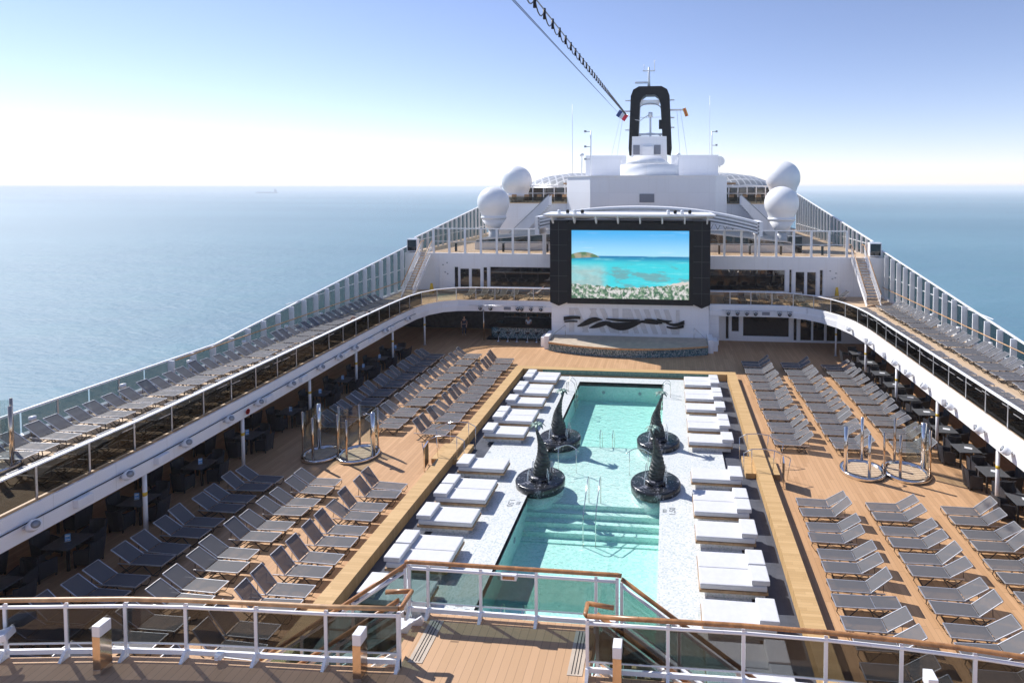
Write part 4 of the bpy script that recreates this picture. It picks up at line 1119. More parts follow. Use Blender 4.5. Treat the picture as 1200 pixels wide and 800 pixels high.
# ------------------------------------------------------------------ loungers
def make_lounger(flat=False, hinge=-.22, tip=(-.90,.80)):
    t = thing('sun_lounger', 'x', 'sun lounger')
    hx = hinge; tx, tz = tip if not flat else (-1.0, .40)
    m = MB()
    for s in (-1, 1): m.bar((hx-.42,.275*s,.36),(.95,.275*s,.36),.024,.035)
    m.bar((.94,-.275,.36),(.94,.275,.36),.024,.035); m.bar((hx,-.29,.345),(hx,.29,.345),.03,.03)
    m.build('frame', 'alu', t)
    m = MB(); m.box(hx+.02,.925,-.262,.262,.366,.380); m.build('seat', 'sling', t)
    m = MB()
    for s in (-1, 1): m.bar((hx,.265*s,.375),(tx,.265*s,tz),.022,.03)
    m.bar((tx,-.265,tz),(tx,.265,tz),.022,.03)
    b = m.build('back_frame', 'alu', t)
    d = Vector((tx-hx,0,tz-.375)); 
    m = MB(); m.bar((hx+d.x*.03,0,.375+d.z*.03),(hx+d.x*.98,0,.375+d.z*.98),.51,.014); m.build('backrest', 'sling', t)
    m = MB()
    for s in (-1, 1): m.tube([(.90,.29*s,.345),(.93,.29*s,.22),(.80,.29*s,.03),(.62,.29*s,.03),(.30,.29*s,.34)], .016, 5)
    m.tube([(.62,-.29,.03),(.62,.29,.03)], .014, 5); m.build('leg', 'leg', t)
    m = MB()
    for s in (-1, 1): m.tube([(-.62,.29*s,.02),(-.50,.29*s,.02),(.02,.29*s,.345)], .016, 5); m.tube([(-.20,.27*s,.02),(-.62,.27*s,.345)], .016, 5)
    m.tube([(-.56,-.29,.02),(-.56,.29,.02)], .014, 5); m.tube([(-.2,-.27,.02),(-.2,.27,.02)], .014, 5); m.build('leg', 'leg', t)
    if not flat:
        m = MB()
        bx, bz = hx+(tx-hx)*.6, .375+(tz-.375)*.6-.02
        for s in (-1, 1): m.tube([(bx,.20*s,bz),(bx-.02,.20*s,.36)], .010, 5)
        m.tube([(bx,-.2,bz),(bx,.2,bz)], .010, 5); m.build('back_support', 'leg', t)
    return t
L0 = make_lounger(); L1 = make_lounger(True); L2 = make_lounger(False, -.36, (-.86,1.0)); L3 = make_lounger(False, -.28, (-.90,.90)); used = {'a': False, 'b': False, 'c': False, 'd': False}
nL = 0
def lounger(x, y, rz, z, lab, grp, flat=False):
    global nL
    nL += 1
    src, key = (L1, 'b') if flat is True else ((L2, 'c') if flat == 2 and random.random() < .85 else ((L3, 'd') if random.random() < .22 else (L0, 'a')))
    rz += random.gauss(0,.022); x += random.gauss(0,.045); y += random.uniform(-.02,.02)
    if not used[key]:
        used[key] = True; src.location = (x,y,z); src.rotation_euler = (0,0,rz); src['label'] = lab; src['group'] = grp; return src
    return dup(src, (x,y,z), rz, lab, grp)
def pairs(ytop, n, pitch): 
    out = []
    for k in range(n):
        j = random.uniform(-.05,.05); out += [ytop-.33-pitch*k+j, ytop-.33-.69-pitch*k+j]
    return out
rows = [('poolside row', 0), ('middle row', 1), ('outer row', 2)]
for sd, s, near_x, far_x in (('left', -1, (-11.12,-14.08,-16.8), (-11.32,-14.12,-16.95)), ('right', 1, (5.1,7.88,10.75), (5.27,8.0,10.9))):
    rz = 0 if s == -1 else PI
    for r, (rn, q) in enumerate(rows):
        tops = (42.3,43.2,42.9)[q] if s == -1 else (43.3,43.15,43.0)[q]
        ys_ = pairs(tops, 9, (1.53,1.58,1.56)[q] if s == -1 else 1.6)
        for i, y in enumerate(ys_):
            lounger(far_x[q]+.95*s, y, rz, 0, f'grey mesh lounger, {nth(i+1)} from the stage end, {rn} of the {sd} deck far block', f'loungers in the far block of the {sd} deck', 2 if s == -1 and q == 0 else False)
        ys_ = pairs(23.88 if s == -1 else 24.15, 7, 1.655)
        for i, y in enumerate(ys_):
            fl = (s == 1 and q == 0 and i == 7)
            lounger(near_x[q]+.95*s, y, rz, 0, ('grey mesh lounger lying fully flat in the poolside row of the right deck near block' if fl else
                    f'grey mesh lounger, {nth(i+1)} from the shower end, {rn} of the {sd} deck near block'), f'loungers in the near block of the {sd} deck', fl or (2 if s == -1 and q == 0 else False))
# upper decks
def uprow(sd, where, ys_, fx, rz):
    for i, y in enumerate(ys_):
        lounger(fx(y), y, rz, ZU, f'grey mesh lounger, {nth(i+1)} from the stairs, {where} row of the {sd} upper deck', f'loungers on the {sd} upper deck, {where} row')
ol = pairs(46.6, 19, 1.53)
uprow('left', 'sea side', ol, lambda y: -23.0-.5*max(0, min(1, (y-30)/14)), 0)
il = pairs(45.6, 19, 1.53)
uprow('left', 'rail side', [y for y in il if y < 33.5], lambda y: interp(FL, y)-1.22, PI)
uprow('right', 'sea side', pairs(48.0, 14, 1.53), lambda y: 17.15, PI)
uprow('right', 'rail side', pairs(47.2, 16, 1.53), lambda y: 14.38, 0)
for i, x in enumerate((-17.3,-16.2,-15.3,-14.5,-13.5)): lounger(x, 50.0, -PI/2, ZU, f'grey lounger facing the pool on the left far balcony, {nth(i+1)} from the left', 'loungers on the far balcony')
for i, x in enumerate((4.9,6.1,7.1,7.9,8.8,9.9,10.9)): lounger(x, 50.0, -PI/2, ZU, f'grey lounger facing the pool on the right far balcony, {nth(i+1)} from the screen', 'loungers on the far balcony')
lounger(-11.5, 49.6, PI, ZU, 'grey lounger under a reclining person beside the big screen', 'loungers on the far balcony')
lounger(14.5, 51.6, math.radians(200), ZU, 'pale lounger with raised back near the foot of the right staircase', 'loungers on the far balcony')
# the farthest, almost hidden rail side loungers of the left upper deck as one mass
mb = MB()
for y in [v for v in il if v >= 33.5]:
    x = interp(FL, y)-1.22
    for s in (-1, 1): mb.bar((x-.95,y+.31*s,ZU+.36),(x+.6,y+.31*s,ZU+.36),.035,.045)
    mb.box(x-.92,x+.25,y-.29,y+.29,ZU+.366,ZU+.38); mb.bar((x+.25,y,ZU+.375),(x+.9,y,ZU+.86),.6,.016)
    for s in (-1, 1):
        mb.tube([(x-.9,y+.29*s,ZU+.34),(x-.8,y+.29*s,ZU+.03),(x-.62,y+.29*s,ZU+.03),(x-.3,y+.29*s,ZU+.34)], .016, 4)
        mb.tube([(x+.56,y+.29*s,ZU+.02),(x,y+.29*s,ZU+.34)], .016, 4)
tag(mb.build('sun_loungers', 'sling'), 'far end of the rail side row of dark loungers on the left upper deck', 'sun loungers', kind='stuff')

# ------------------------------------------------------------------ white day beds by the pool
def make_bed(w, npil):
    t = thing('day_bed', 'x', 'day bed', (0,0,0), 0, 'white day beds along the pool')
    h = w/2
    MB().box(-.95,.90,-h+.12,h-.12,.0,.20).build('pedestal', 'mosaic_white', t)
    MB().box(-1.03,1.10,-h,h,.20,.29).build('base_frame', 'bedwood', t, bevel=.012)
    n = npil
    for k in range(n):
        a = -h+.02+(w-.04)*k/n; b = -h+.02+(w-.04)*(k+1)/n
        MB().box(-1.0,1.08,a+.006,b-.006,.292,.47).build('mattress', 'mattress', t, bevel=.04)
        MB().box(-1.09,-.52,a+.03,b-.03,.475,.64).build('pillow', 'mattress', t, bevel=.035)
    return t
B1 = make_bed(1.06, 1); B2 = make_bed(1.72, 2); ub = {1: False, 2: False}
beds = [(36.95,2),(34.5,2),(32.8,1),(30.25,2),(28.55,1),(24.9,1),(22.33,2),(20.72,1),(18.2,2),(16.5,1),(14.2,2)]
for sd, s in (('left', -1), ('right', 1)):
    for i, (yn, k) in enumerate(beds):
        src = B1 if k == 1 else B2; wd = 1.06 if k == 1 else 1.72
        x = -8.32 if s == -1 else 2.07; rz = 0 if s == -1 else PI
        desc = 'single' if k == 1 else 'double'
        lab = f'white {desc} day bed with {"one pillow" if k == 1 else "two pillows"}, {nth(i+1)} from the stage on the pool\'s {sd} side'
        yc = yn+wd/2
        if not ub[k]: ub[k] = True; src.location = (x,yc,.13); src.rotation_euler = (0,0,rz); src['label'] = lab
        else: dup(src, (x,yc,.13), rz+random.uniform(-.008,.008), lab)

# ------------------------------------------------------------------ tables and rattan chairs
def make_table():
    t = thing('dining_table', 'x', 'table')
    MB().box(-.50,.50,-.48,.48,.71,.75).build('tabletop', 'tabletop', t, bevel=.008)
    for a in (-.45,.45):
        for b in (-.43,.43): MB().box(a-.035,a+.035,b-.035,b+.035,0,.71).build('leg', 'leg', t)
    return t
def make_chair():
    """backrest towards -y"""
    t = thing('rattan_armchair', 'x', 'armchair')
    MB().box(-.26,.26,-.22,.27,.30,.45).build('seat', 'wicker', t, bevel=.02)
    m = MB()
    pts = [(-.30,-.24),(-.2,-.30),(0,-.325),(.2,-.30),(.30,-.24)]
    for a, b in zip(pts, pts[1:]):
        m.add([(a[0],a[1],.10),(b[0],b[1],.10),(b[0]*1.08,b[1]-.10,.88),(a[0]*1.08,a[1]-.10,.88),(a[0]*.88,a[1]+.045,.10),(b[0]*.88,b[1]+.045,.10),(b[0]*.96,b[1]-.055,.88),(a[0]*.96,a[1]-.055,.88)],
              [(0,1,2,3),(7,6,5,4),(0,4,5,1),(3,2,6,7),(0,3,7,4),(1,5,6,2)])
    m.build('backrest', 'wicker', t)
    for s in (-1, 1):
        m = MB(); m.add([(s*.26,-.24,.12),(s*.30,-.24,.12),(s*.30,.27,.12),(s*.26,.27,.12),(s*.28,-.26,.70),(s*.33,-.26,.70),(s*.32,.27,.62),(s*.27,.27,.62)],
              [(0,3,2,1),(4,5,6,7),(0,1,5,4),(1,2,6,5),(2,3,7,6),(3,0,4,7)]); m.build('arm', 'wicker', t)
    for a in (-.26,.26):
        for b in (-.24,.25): MB().box(a-.02,a+.02,b-.02,b+.02,0,.30).build('leg', 'leg', t)
    return t
T0 = make_table(); C0 = make_chair(); uT = uC = uM = False; card0 = None; flat0 = None
def table_set(x, y, lab, side, ordn, chairs=4, pool=1):
    global uT, uC, card0, flat0
    g = f'tables under the {side} balcony'
    if not uT: T0.location = (x,y,0); T0['label'] = lab; T0['group'] = g; uT = True
    else: dup(T0, (x,y,0), random.uniform(-.04,.04), lab, g)
    for k, (dx, dy, rz, nm) in enumerate(((-.80,.0,-PI/2,'sea' if pool == 1 else 'pool'),(.80,.0,PI/2,'pool' if pool == 1 else 'sea'),(.0,-.80,0,'near'),(.0,.80,PI,'stage'))):
        if k >= chairs: break
        lc = f'armchair on the {nm} side of {ordn}'
        p = (x+dx+random.uniform(-.05,.05), y+dy+random.uniform(-.05,.05), 0); r = rz+random.uniform(-.15,.15)
        if not uC: C0.location = p; C0.rotation_euler = (0,0,r); C0['label'] = lc; C0['group'] = f'rattan armchairs under the {side} balcony'; uC = True
        else: dup(C0, p, r, lc, f'rattan armchairs under the {side} balcony')
    lc = f'menu card on {ordn}'
    if side == 'left':
        if card0 is None:
            card0 = thing('menu_card', 'standing blue and white '+lc, 'menu card', (x,y,.75), .5, 'standing menu cards')
            m = MB(); m.box(-.075,.075,-.012,.012,.01,.26); m.build('card', 'label_blue', card0)
            m = MB(); m.box(-.06,.06,-.014,.014,.17,.22); m.box(-.06,.06,-.014,.014,.05,.08); m.build('print', 'card_white', card0)
            m = MB(); m.box(-.08,.08,-.04,.04,0,.012); m.build('foot', 'alu', card0)
        else: dup(card0, (x+random.uniform(-.1,.1),y,.75), .5+random.uniform(-.3,.3), 'standing blue and white '+lc)
    else:
        if flat0 is None:
            flat0 = MB().box(-.11,.11,-.16,.16,0,.012).build('menu_card', 'card_white'); tag(flat0, 'white '+lc, 'menu card', 'menu cards lying on the right tables'); flat0.location = (x+.1,y,.752); flat0.rotation_euler = (0,0,1.3)
        else:
            o = flat0.copy(); COL.objects.link(o); o.location = (x+.1,y,.752); o.rotation_euler = (0,0,1.3+random.uniform(-.3,.3)); o['label'] = 'white '+lc
ly = (13.2,15.75,18.05,20.8,23.8,26.9,30.0,32.85,35.4,37.9,40.2,42.7)
for i, y in enumerate(ly):
    n = nth(len(ly)-i); table_set(-20.75, y, f'dark square table under the left balcony, {n} from the bar', 'left', f'the {n} table from the bar, left balcony')
ly2 = (17.0,20.0,23.2,26.3,29.4)
for i, y in enumerate(ly2):
    n = nth(len(ly2)-i); table_set(-23.3, y, f'dark table beside the left side windows, {n} from the bar end', 'left', f'the {n} table by the left windows', 2)
ry = (21.9,24.2,26.5,28.8,31.0,33.3,35.5,37.8,40.1,42.5,44.9)
for i, y in enumerate(ry):
    n = nth(len(ry)-i); table_set(13.95, y, f'dark square table under the right balcony, {n} from the lounge doors', 'right', f'the {n} table from the doors, right balcony', 4, -1)

# ------------------------------------------------------------------ showers
def shower(x, y, z, r, poles, glassarc, lab, hl):
    t = thing('deck_shower', lab, 'shower', (x,y,z), 0, 'ring shaped deck showers')
    MB().lathe([(r*.80,.02),(r*.82,.16),(r*.98,.16),(r,.12),(r,.0)], 40).build('ring', 'chrome', t)
    m = MB(); m.lathe([(r*.80,0),(r*.80,.07)], 32); m.build('tray', 'card_white', t)
    m = MB()
    for k in range(-4, 5):
        w = math.sqrt(max(0, (r*.78)**2-(k*.17)**2)); m.box(-w,w,k*.17-.065,k*.17+.065,.075,.10)
    m.build('slat_floor', 'teak_up', t)
    for a, h, rr in poles:
        a = math.radians(a); m = MB(); px, py = r*.9*math.cos(a), r*.9*math.sin(a)
        m.lathe([(rr,.15),(rr,h),(0,h+.01)], 12, (px,py,0)); m.build('pole', 'bronze' if rr < .07 else 'chrome', t)
    for a0, a1 in glassarc:
        m = MB(); P = [(r*.9*math.cos(math.radians(a0+(a1-a0)*k/10)), r*.9*math.sin(math.radians(a0+(a1-a0)*k/10))) for k in range(11)]
        m.ribbon(P, .30, 2.15, th=.012); m.build('glass_panel', 'g_clear', t)
    a, h, rr = poles[hl]; a = math.radians(a); px, py = r*.9*math.cos(a), r*.9*math.sin(a)
    m = MB(); m.tube([(px,py,h-.15),(px*.55,py*.55,h-.10),(px*.45,py*.45,h-.14)], .018, 6); m.lathe([(.09,h-.18),(.02,h-.14)], 12, (px*.45,py*.45,0)); m.build('shower_head', 'chrome', t)
    m = MB(); m.lathe([(.035,1.05),(.035,1.12)], 10, (px*.93,py*.93,0)); m.build('tap', 'chrome', t)
    return t
shower(-16.75,26.6,0,.92,[(200,2.25,.05),(130,2.3,.11),(275,2.2,.06),(52,2.2,.045)],[(130,200),(52,128)],'ring shaped shower with glass and steel poles on the left deck, the outer one',1)
shower(-15.0,26.8,0,1.0,[(215,2.2,.05),(265,2.1,.05),(115,2.2,.06),(-15,2.25,.11),(35,2.2,.045)],[(35,115),(115,215)],'ring shaped shower with glass and steel poles on the left deck, nearer the pool',3)
shower(8.85,27.5,0,1.0,[(200,2.2,.09),(75,2.2,.07),(270,2.1,.07),(-30,2.1,.045)],[],'ring shaped shower with steel poles and no glass on the right deck',0)
shower(10.75,27.5,0,1.05,[(100,2.2,.06),(235,2.1,.065),(20,2.25,.12),(-25,2.2,.06)],[(-20,70)],'ring shaped shower with steel poles beside the right tables',2)
shower(-23.2,17.6,ZU,.9,[(10,2.2,.06),(-25,2.25,.09),(90,2.2,.05)],[(90,170)],'steel and bronze shower at the left picture edge on the upper deck',1)

# ------------------------------------------------------------------ fountains
def fountain(x, y, lean, lab):
    t = thing('fountain', lab, 'fountain', (x,y,0), 0, 'round fountain islands in the pool')
    MB().lathe([(1.0,-1.14),(1.0,.02)], 56).build('base_drum', 'mosaic_pool', t)
    MB().lathe([(.99,.0),(1.06,.02),(1.08,.34),(1.04,.40),(1.0,.41),(0,.40)], 56).build('disc', 'marble', t)
    MB().lathe([(.46,.40),(.50,.50),(.44,.56),(0,.57)], 32).build('plinth', 'marble', t)
    m = MB(); n = 28; N = 120; vs = []; fs = []
    key = [(0,.30),(.10,.33),(.22,.355),(.34,.29),(.48,.205),(.62,.14),(.78,.09),(.92,.06),(1,.042)]
    for i in range(N+1):
        f = i/N; z = .55+2.15*f
        for (fa,ra),(fb,rb) in zip(key, key[1:]):
            if fa <= f <= fb: base = ra+(rb-ra)*(f-fa)/(fb-fa); break
        cx = lean*(.13*math.sin(f*3.6)-.16*f*f); cy = .05*math.sin(f*6)
        for k in range(n):
            a = 2*PI*k/n; w = f*15+.25*math.sin(a+f*4)+a/(2*PI)
            fold = abs(math.sin(PI*w))**.55
            rr = base*(1+.08*math.cos(2*a-f*11)+.05*math.cos(3*a+f*7))*(.84+.20*fold)
            vs.append((cx+rr*math.cos(a), cy+rr*math.sin(a), z+.10*base*math.cos(a-f*9)))
    for i in range(N):
        for k in range(n): fs.append((i*n+k, i*n+(k+1)%n, (i+1)*n+(k+1)%n, (i+1)*n+k))
    fs.append(tuple(N*n+k for k in range(n))); m.add(vs, fs, True); m.build('twisted_cone', 'sculpt', t)
    cx = lean*(.16*math.sin(3.3)-.10); cz = 2.70
    for k in range(7):
        a = 2*PI*k/7+.3; dx, dy = math.cos(a), math.sin(a); m = MB(); P = []
        for j in range(5):
            g = j/4; P.append((cx+dx*.36*g, dy*.36*g, cz+.10*math.sin(g*PI)-.08*g*g))
        for j in range(4):
            wa = .09*math.sin(PI*(j/4*.85+.12)); wb = .09*math.sin(PI*((j+1)/4*.85+.12)); a1, b1 = P[j], P[j+1]
            m.add([(a1[0]-dy*wa,a1[1]+dx*wa,a1[2]),(b1[0]-dy*wb,b1[1]+dx*wb,b1[2]),(b1[0]+dy*wb,b1[1]-dx*wb,b1[2]),(a1[0]+dy*wa,a1[1]-dx*wa,a1[2]),
                   (a1[0],a1[1],a1[2]+.03),(b1[0],b1[1],b1[2]+.03)],[(0,1,5,4),(4,5,2,3),(0,3,2,1)])
        m.build('leaf', 'leafgreen', t)
    for k in range(4):
        a = PI/4+PI/2*k; dx, dy = math.cos(a), math.sin(a); m = MB()
        m.tube([(dx*.5,dy*.5,.45),(dx*.53,dy*.53,.85),(dx*.57,dy*.57,1.0),(dx*.62,dy*.62,.86),(dx*.66,dy*.66,.42)], .02, 6, .035); m.build('water_jet', 'jet', t)
fountain(-5.55,24.75,1,'round black marble fountain with twisted cone at the pool, near left one')
fountain(-5.5,29.05,-1,'round black marble fountain with twisted cone at the pool, far left one')
fountain(-.55,24.9,.9,'round black marble fountain with twisted cone at the pool, near right one')
fountain(-.52,29.2,-1,'round black marble fountain with twisted cone at the pool, far right one')

# ------------------------------------------------------------------ pool ladders and hand rails
def ladder(x, y, s, lab):
    t = thing('pool_ladder', lab, 'pool ladder', (x,y,.13), 0, 'steel ladders at the far pool end')
    for dy in (-.28,.28):
        m = MB(); m.tube([(-.45*s,dy,0),(-.45*s,dy,.70),(-.36*s,dy,.84),(-.18*s,dy,.86),(.02*s,dy,.66),(.10*s,dy,.30),(.10*s,dy,-1.1)], .022, 8); m.build('side_rail', 'chrome', t)
    for k in range(3): MB().box(.02*s,.20*s,-.27,.27,-.30-.28*k,-.26-.28*k).build('tread', 'chrome', t)
ladder(PX0,36.2,1,'steel ladder at the far left corner of the pool')
ladder(PX1,36.2,-1,'steel ladder at the far right corner of the pool')
def uprail(pts, xs, lab, r=.020):
    t = thing('pool_handrail', lab, 'handrail', (xs[0], pts[0][0], 0))
    for x in xs: MB().tube([(x-t.location.x, p[0]-t.location.y, p[1]) for p in pts], r, 8).build('rail', 'chrome', t)
uprail([(24.25,-.32),(24.25,.75),(24.1,.86),(23.9,.86),(22.6,.10),(22.5,-.1),(22.5,-1.2)], (-3.35,-2.85), 'pair of long steel handrails on the near pool steps')
uprail([(29.5,-.32),(29.5,.35),(29.65,.48),(29.9,.46),(30.5,.05),(30.6,-.9)], (-3.5,-2.85), 'pair of short steel handrails on the far pool steps')
uprail([(16.6,-.3),(16.6,.40),(16.8,.52),(17.0,.40),(17.05,-.9)], (-4.95,-4.3), 'two low steel grab loops in the water near the front deck')
for s, x0, sd in ((1,-5.3,'left'),(-1,-.8,'right')):
    t = thing('pool_handrail', f'thin curved steel guard rail in the water between the {sd} fountains', 'handrail', (x0,26.7,0))
    m = MB(); P = [(s*(.0+1.15*k/8), .35*math.sin(PI*k/8)-.1*k/8, .78+.10*math.sin(PI*k/8)) for k in range(9)]
    m.tube([(p[0],p[1],p[2]) for p in P], .018, 7); m.build('rail', 'chrome', t)
    for k in (1, 7): MB().tube([P[k], (P[k][0], P[k][1], -.33)], .015, 6).build('post', 'chrome', t)

# steps over the coaming with rails and dark board
for s, xi, sd in ((-1, IX0, 'left'), (1, IX1, 'right')):
    t = thing('coaming_steps', f'teak steps with steel handrails over the {sd} pool coaming', 'steps', (xi, 27.2, 0))
    a = -s
    MB().box(0, .46*a, -.85, .85, 0.005, .24).build('step', 'rim', t, bevel=.01)
    MB().box(-.6*a, -1.05*a, -.85, .85, 0.002, .24).build('step', 'rim', t, bevel=.01)
    for dy in (-.82,.82):
        m = MB(); P = [(.55*a,dy,1.15),(.2*a,dy,1.32),(-.3*a,dy,1.36),(-.8*a,dy,1.30),(-1.5*a,dy,.98)]
        m.tube(P, .022, 7); m.build('handrail', 'chrome', t)
        for q, zb in ((0,.004),(1,.24),(3,.24),(4,.004)):
            m = MB(); p = P[q]; m.tube([p,(p[0]*.9+(0.04*a if q == 0 else 0),dy,zb)], .016, 6); m.build('post', 'chrome', t)
    b = thing('board', f'dark framed notice board standing beside the {sd} coaming steps', 'notice board', (xi-1.1*a, 25.9, 0)); b.rotation_euler = (0,0,math.radians(8*a))
    MB().box(-.022,.022,-.30,.30,.12,1.08).build('panel', 'dark', b)
    m = MB()
    for dy in (-.32,.32): m.box(-.03,.03,dy-.02,dy+.02,0,1.14)
    m.box(-.03,.03,-.30,.30,1.10,1.14); m.build('frame', 'chrome', b)

# ------------------------------------------------------------------ front deck, stairs and rails
LR = [(-14.6,9.05),(-13.35,9.3),(-12.2,9.45),(-11.1,9.58),(-10.02,9.70),(-8.88,9.78),(-7.53,9.83),(-6.2,9.87),(-4.86,9.95)]
RR = [(-1.43,10.10),(0,10.12),(1.31,10.14),(2.70,10.12),(3.92,10.06),(5.05,9.97),(6.3,9.82),(7.6,9.62)]
poly = [(-16,-4)] + [(-16,8.7)] + LR + [(-4.88,11.32),(-1.40,11.32)] + RR + [(9.5,9.2),(9.5,-4)]
mb = MB().prism(poly, ZF-.35, ZF)
tag(mb.build('front_deck', 'teak_near'), kind='structure')
def rail_seg(th, a, b, z0a, z0b, first, gm='g_front'):
    """one bay: post at a, glass, tubes; z0 = walking height at both ends"""
    a3 = Vector((a[0],a[1],z0a)); b3 = Vector((b[0],b[1],z0b)); up = Vector((0,0,1))
    d = (b3-a3); du = Vector((d.x,d.y,0)).normalized()
    m = MB(); m.bar(a3+up*-.06, a3+up*1.02, .04, .06, up=du); m.build('post', 'white', th, True)
    e = .035/max(.01, Vector((d.x,d.y,0)).length)
    pa, pb = a3+d*e, b3-d*e; n = Vector((-du.y,du.x,0))*.007
    vs = [pa+up*.27-n, pb+up*.27-n, pb+up*.27+n, pa+up*.27+n, pa+up*.94-n, pb+up*.94-n, pb+up*.94+n, pa+up*.94+n]
    MB().add(vs, [(0,3,2,1),(4,5,6,7),(0,1,5,4),(1,2,6,5),(2,3,7,6),(3,0,4,7)]).build('glass_panel', gm, th, True)
def front_rail(path, zs, lab, gm='g_front', hand=True, bottom=True, loop=None, footed=True):
    th = thing('deck_railing', lab, 'railing', (path[0][0], path[0][1], zs[0]))
    for i in range(len(path)-1): rail_seg(th, path[i], path[i+1], zs[i], zs[i+1], i == 0, gm)
    m = MB(); p = path[-1]; m.bar((p[0],p[1],zs[-1]-.06),(p[0],p[1],zs[-1]+1.02),.06,.07); m.build('post', 'white', th, True)
    P = [(p[0],p[1],z) for p, z in zip(path, zs)]
    m = MB(); m.tube([(a,b,c+.955) for a,b,c in P], .030, 8); m.build('upper_tube', 'white', th, True)
    m = MB(); m.tube([(a,b,c+.26) for a,b,c in P], .017, 8); m.build('lower_tube', 'white', th, True)
    if bottom:
        m = MB()
        for a, b in zip(P, P[1:]): m.bar((a[0],a[1],a[2]+.11),(b[0],b[1],b[2]+.11),.04,.085)
        m.build('bottom_beam', 'white', th, True)
    if footed:
        for a, b, c in P: 
            m = MB(); m.add([(a-.03,b-.16,c),(a+.03,b-.16,c),(a+.03,b+.02,c),(a-.03,b+.02,c),(a-.03,b-.05,c+.16),(a+.03,b-.05,c+.16),(a+.03,b+.02,c+.16),(a-.03,b+.02,c+.16)],
                           [(0,3,2,1),(4,5,6,7),(0,1,5,4),(1,2,6,5),(2,3,7,6),(3,0,4,7)]); m.build('foot', 'white', th, True)
    if hand:
        H = (loop[0] if loop else []) + [(a,b,c+1.09) for a,b,c in P] + (loop[1] if loop else [])
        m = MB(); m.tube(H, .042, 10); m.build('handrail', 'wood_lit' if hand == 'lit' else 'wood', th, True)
    return th
SL = .70
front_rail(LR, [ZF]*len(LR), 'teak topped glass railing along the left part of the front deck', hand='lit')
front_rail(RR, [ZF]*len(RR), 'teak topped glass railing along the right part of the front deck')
cx_ = [-5.25,-4.86,-3.76,-2.62,-1.42,-1.00]
front_rail([(x,11.26) for x in cx_], [ZF]*6, 'teak topped glass railing across the central landing above the pool', 'g_mid', loop=([(-5.34,11.26,ZF+1.078)],[(-.91,11.26,ZF+1.078)]))
def stair(x0, d, sd):
    """flight going down along d from x0 between y 10.1 and 11.2"""
    th = thing('staircase', f'teak staircase down to the pool deck on the {sd} of the landing', 'staircase', (x0, 10.7, 0))
    n = 24; run = 6.1/n; rise = ZF/n
    for k in range(n):
        xa = x0+d*run*k; xb = x0+d*run*(k+1); z = ZF-rise*(k+1)
        MB().box(xa, xb, 10.22, 11.18, z-.05, z).build('tread', 'teak_near', th, True)
        MB().box(xb-.03*d, xb-.01*d, 10.22, 11.18, z-rise, z-.051).build('riser', 'offwhite', th, True)
    xe = x0+d*6.1
    for y in (10.17, 11.23):
        m = MB(); m.bar((x0,y,ZF-.14),(xe,y,-.0),.07,.30); m.build('stringer', 'white', th, True)
    m = MB(); m.box(min(xe,xe+d*.9),max(xe,xe+d*.9),10.2,11.2,0.002,.05); m.build('landing_pad', 'teak_near', th, True)
    for y, xs0, nm in ((11.26, cx_[0] if d < 0 else cx_[-1], 'outer'), (10.26, x0, 'inner')):
        L = abs(xe-xs0); nb_ = 5; xs = [xs0+d*(.09+(L-.09)*i/nb_) for i in range(nb_+1)]
        zs = [ZF-.012-SL*abs(x-xs0) for x in xs]
        zs = [max(0, z) for z in zs]
        t2_ = front_rail([(x,y) for x in xs], zs, f'sloping glass railing with wooden handrail, {nm} side of the {sd} staircase', 'g_mid', footed=False)
stair(-4.92, -1, 'left'); stair(-1.36, 1, 'right')
for sd, x, y0, y1 in (('left',-4.86,9.95,10.26),('right',-1.43,10.10,10.26)):
    m = MB(); s = -1 if sd == 'left' else 1
    m.tube([(x,y0,ZF+1.09),(x-.04*s,y0+.05,ZF+1.09),(x-.04*s,y1+.16,ZF+1.09),(x,y1+.16,ZF+1.09),(x+.45*s,y1+.12,ZF+1.07)], .042, 10)
    tag(m.build('handrail_loop', 'wood'), f'varnished wooden handrail loop at the top of the {sd} staircase', 'handrail')
for sd, x in (('left',-4.62),('right',-1.66)):
    t = thing('tactile_strip', f'pale anti slip plate with three dark lines at the {sd} stair head', 'anti slip strip', (x,10.62,ZF))
    MB().box(-.14,.14,-.55,.52,.002,.010).build('plate', 'plate_tan', t)
    for k in (-1,0,1): MB().box(k*.06-.006,k*.06+.006,-.52,.49,.010,.016).build('ridge', 'dark', t)
bo0 = None
for i, (x, y) in enumerate(((-10.15,9.36),(-5.42,9.62),(-.86,9.78),(4.2,9.62))):
    lab = ('square bollard lamp with white cap by the left railing, the leftmost','square bollard lamp with white cap left of the central landing','square bollard lamp with white cap just right of the landing','square bollard lamp with white cap at the right railing')[i]
    if bo0 is None:
        bo0 = thing('bollard_lamp', lab, 'bollard lamp', (x,y,ZF), 0, 'square bollard lamps on the front deck')
        MB().box(-.075,.075,-.11,.11,.10,.70).build('body', 'bronze', bo0)
        MB().box(-.077,.077,-.112,.112,0,.10).build('base', 'chrome', bo0)
        MB().box(-.078,.078,-.113,.113,.70,.90).build('cap', 'white_s', bo0, bevel=.012)
    else: dup(bo0, (x,y,ZF), 0, lab)
t = thing('rail_floodlight', 'white floodlight head clamped to the left railing at the picture edge', 'floodlight', (-12.05,9.25,ZF+.55)); t.rotation_euler = (0,math.radians(-14),math.radians(20))
MB().box(-.34,.16,-.13,.13,-.05,.09).build('housing', 'white_s', t, bevel=.03); MB().box(-.02,.02,.1,.3,-.03,.03).build('bracket', 'alu', t)
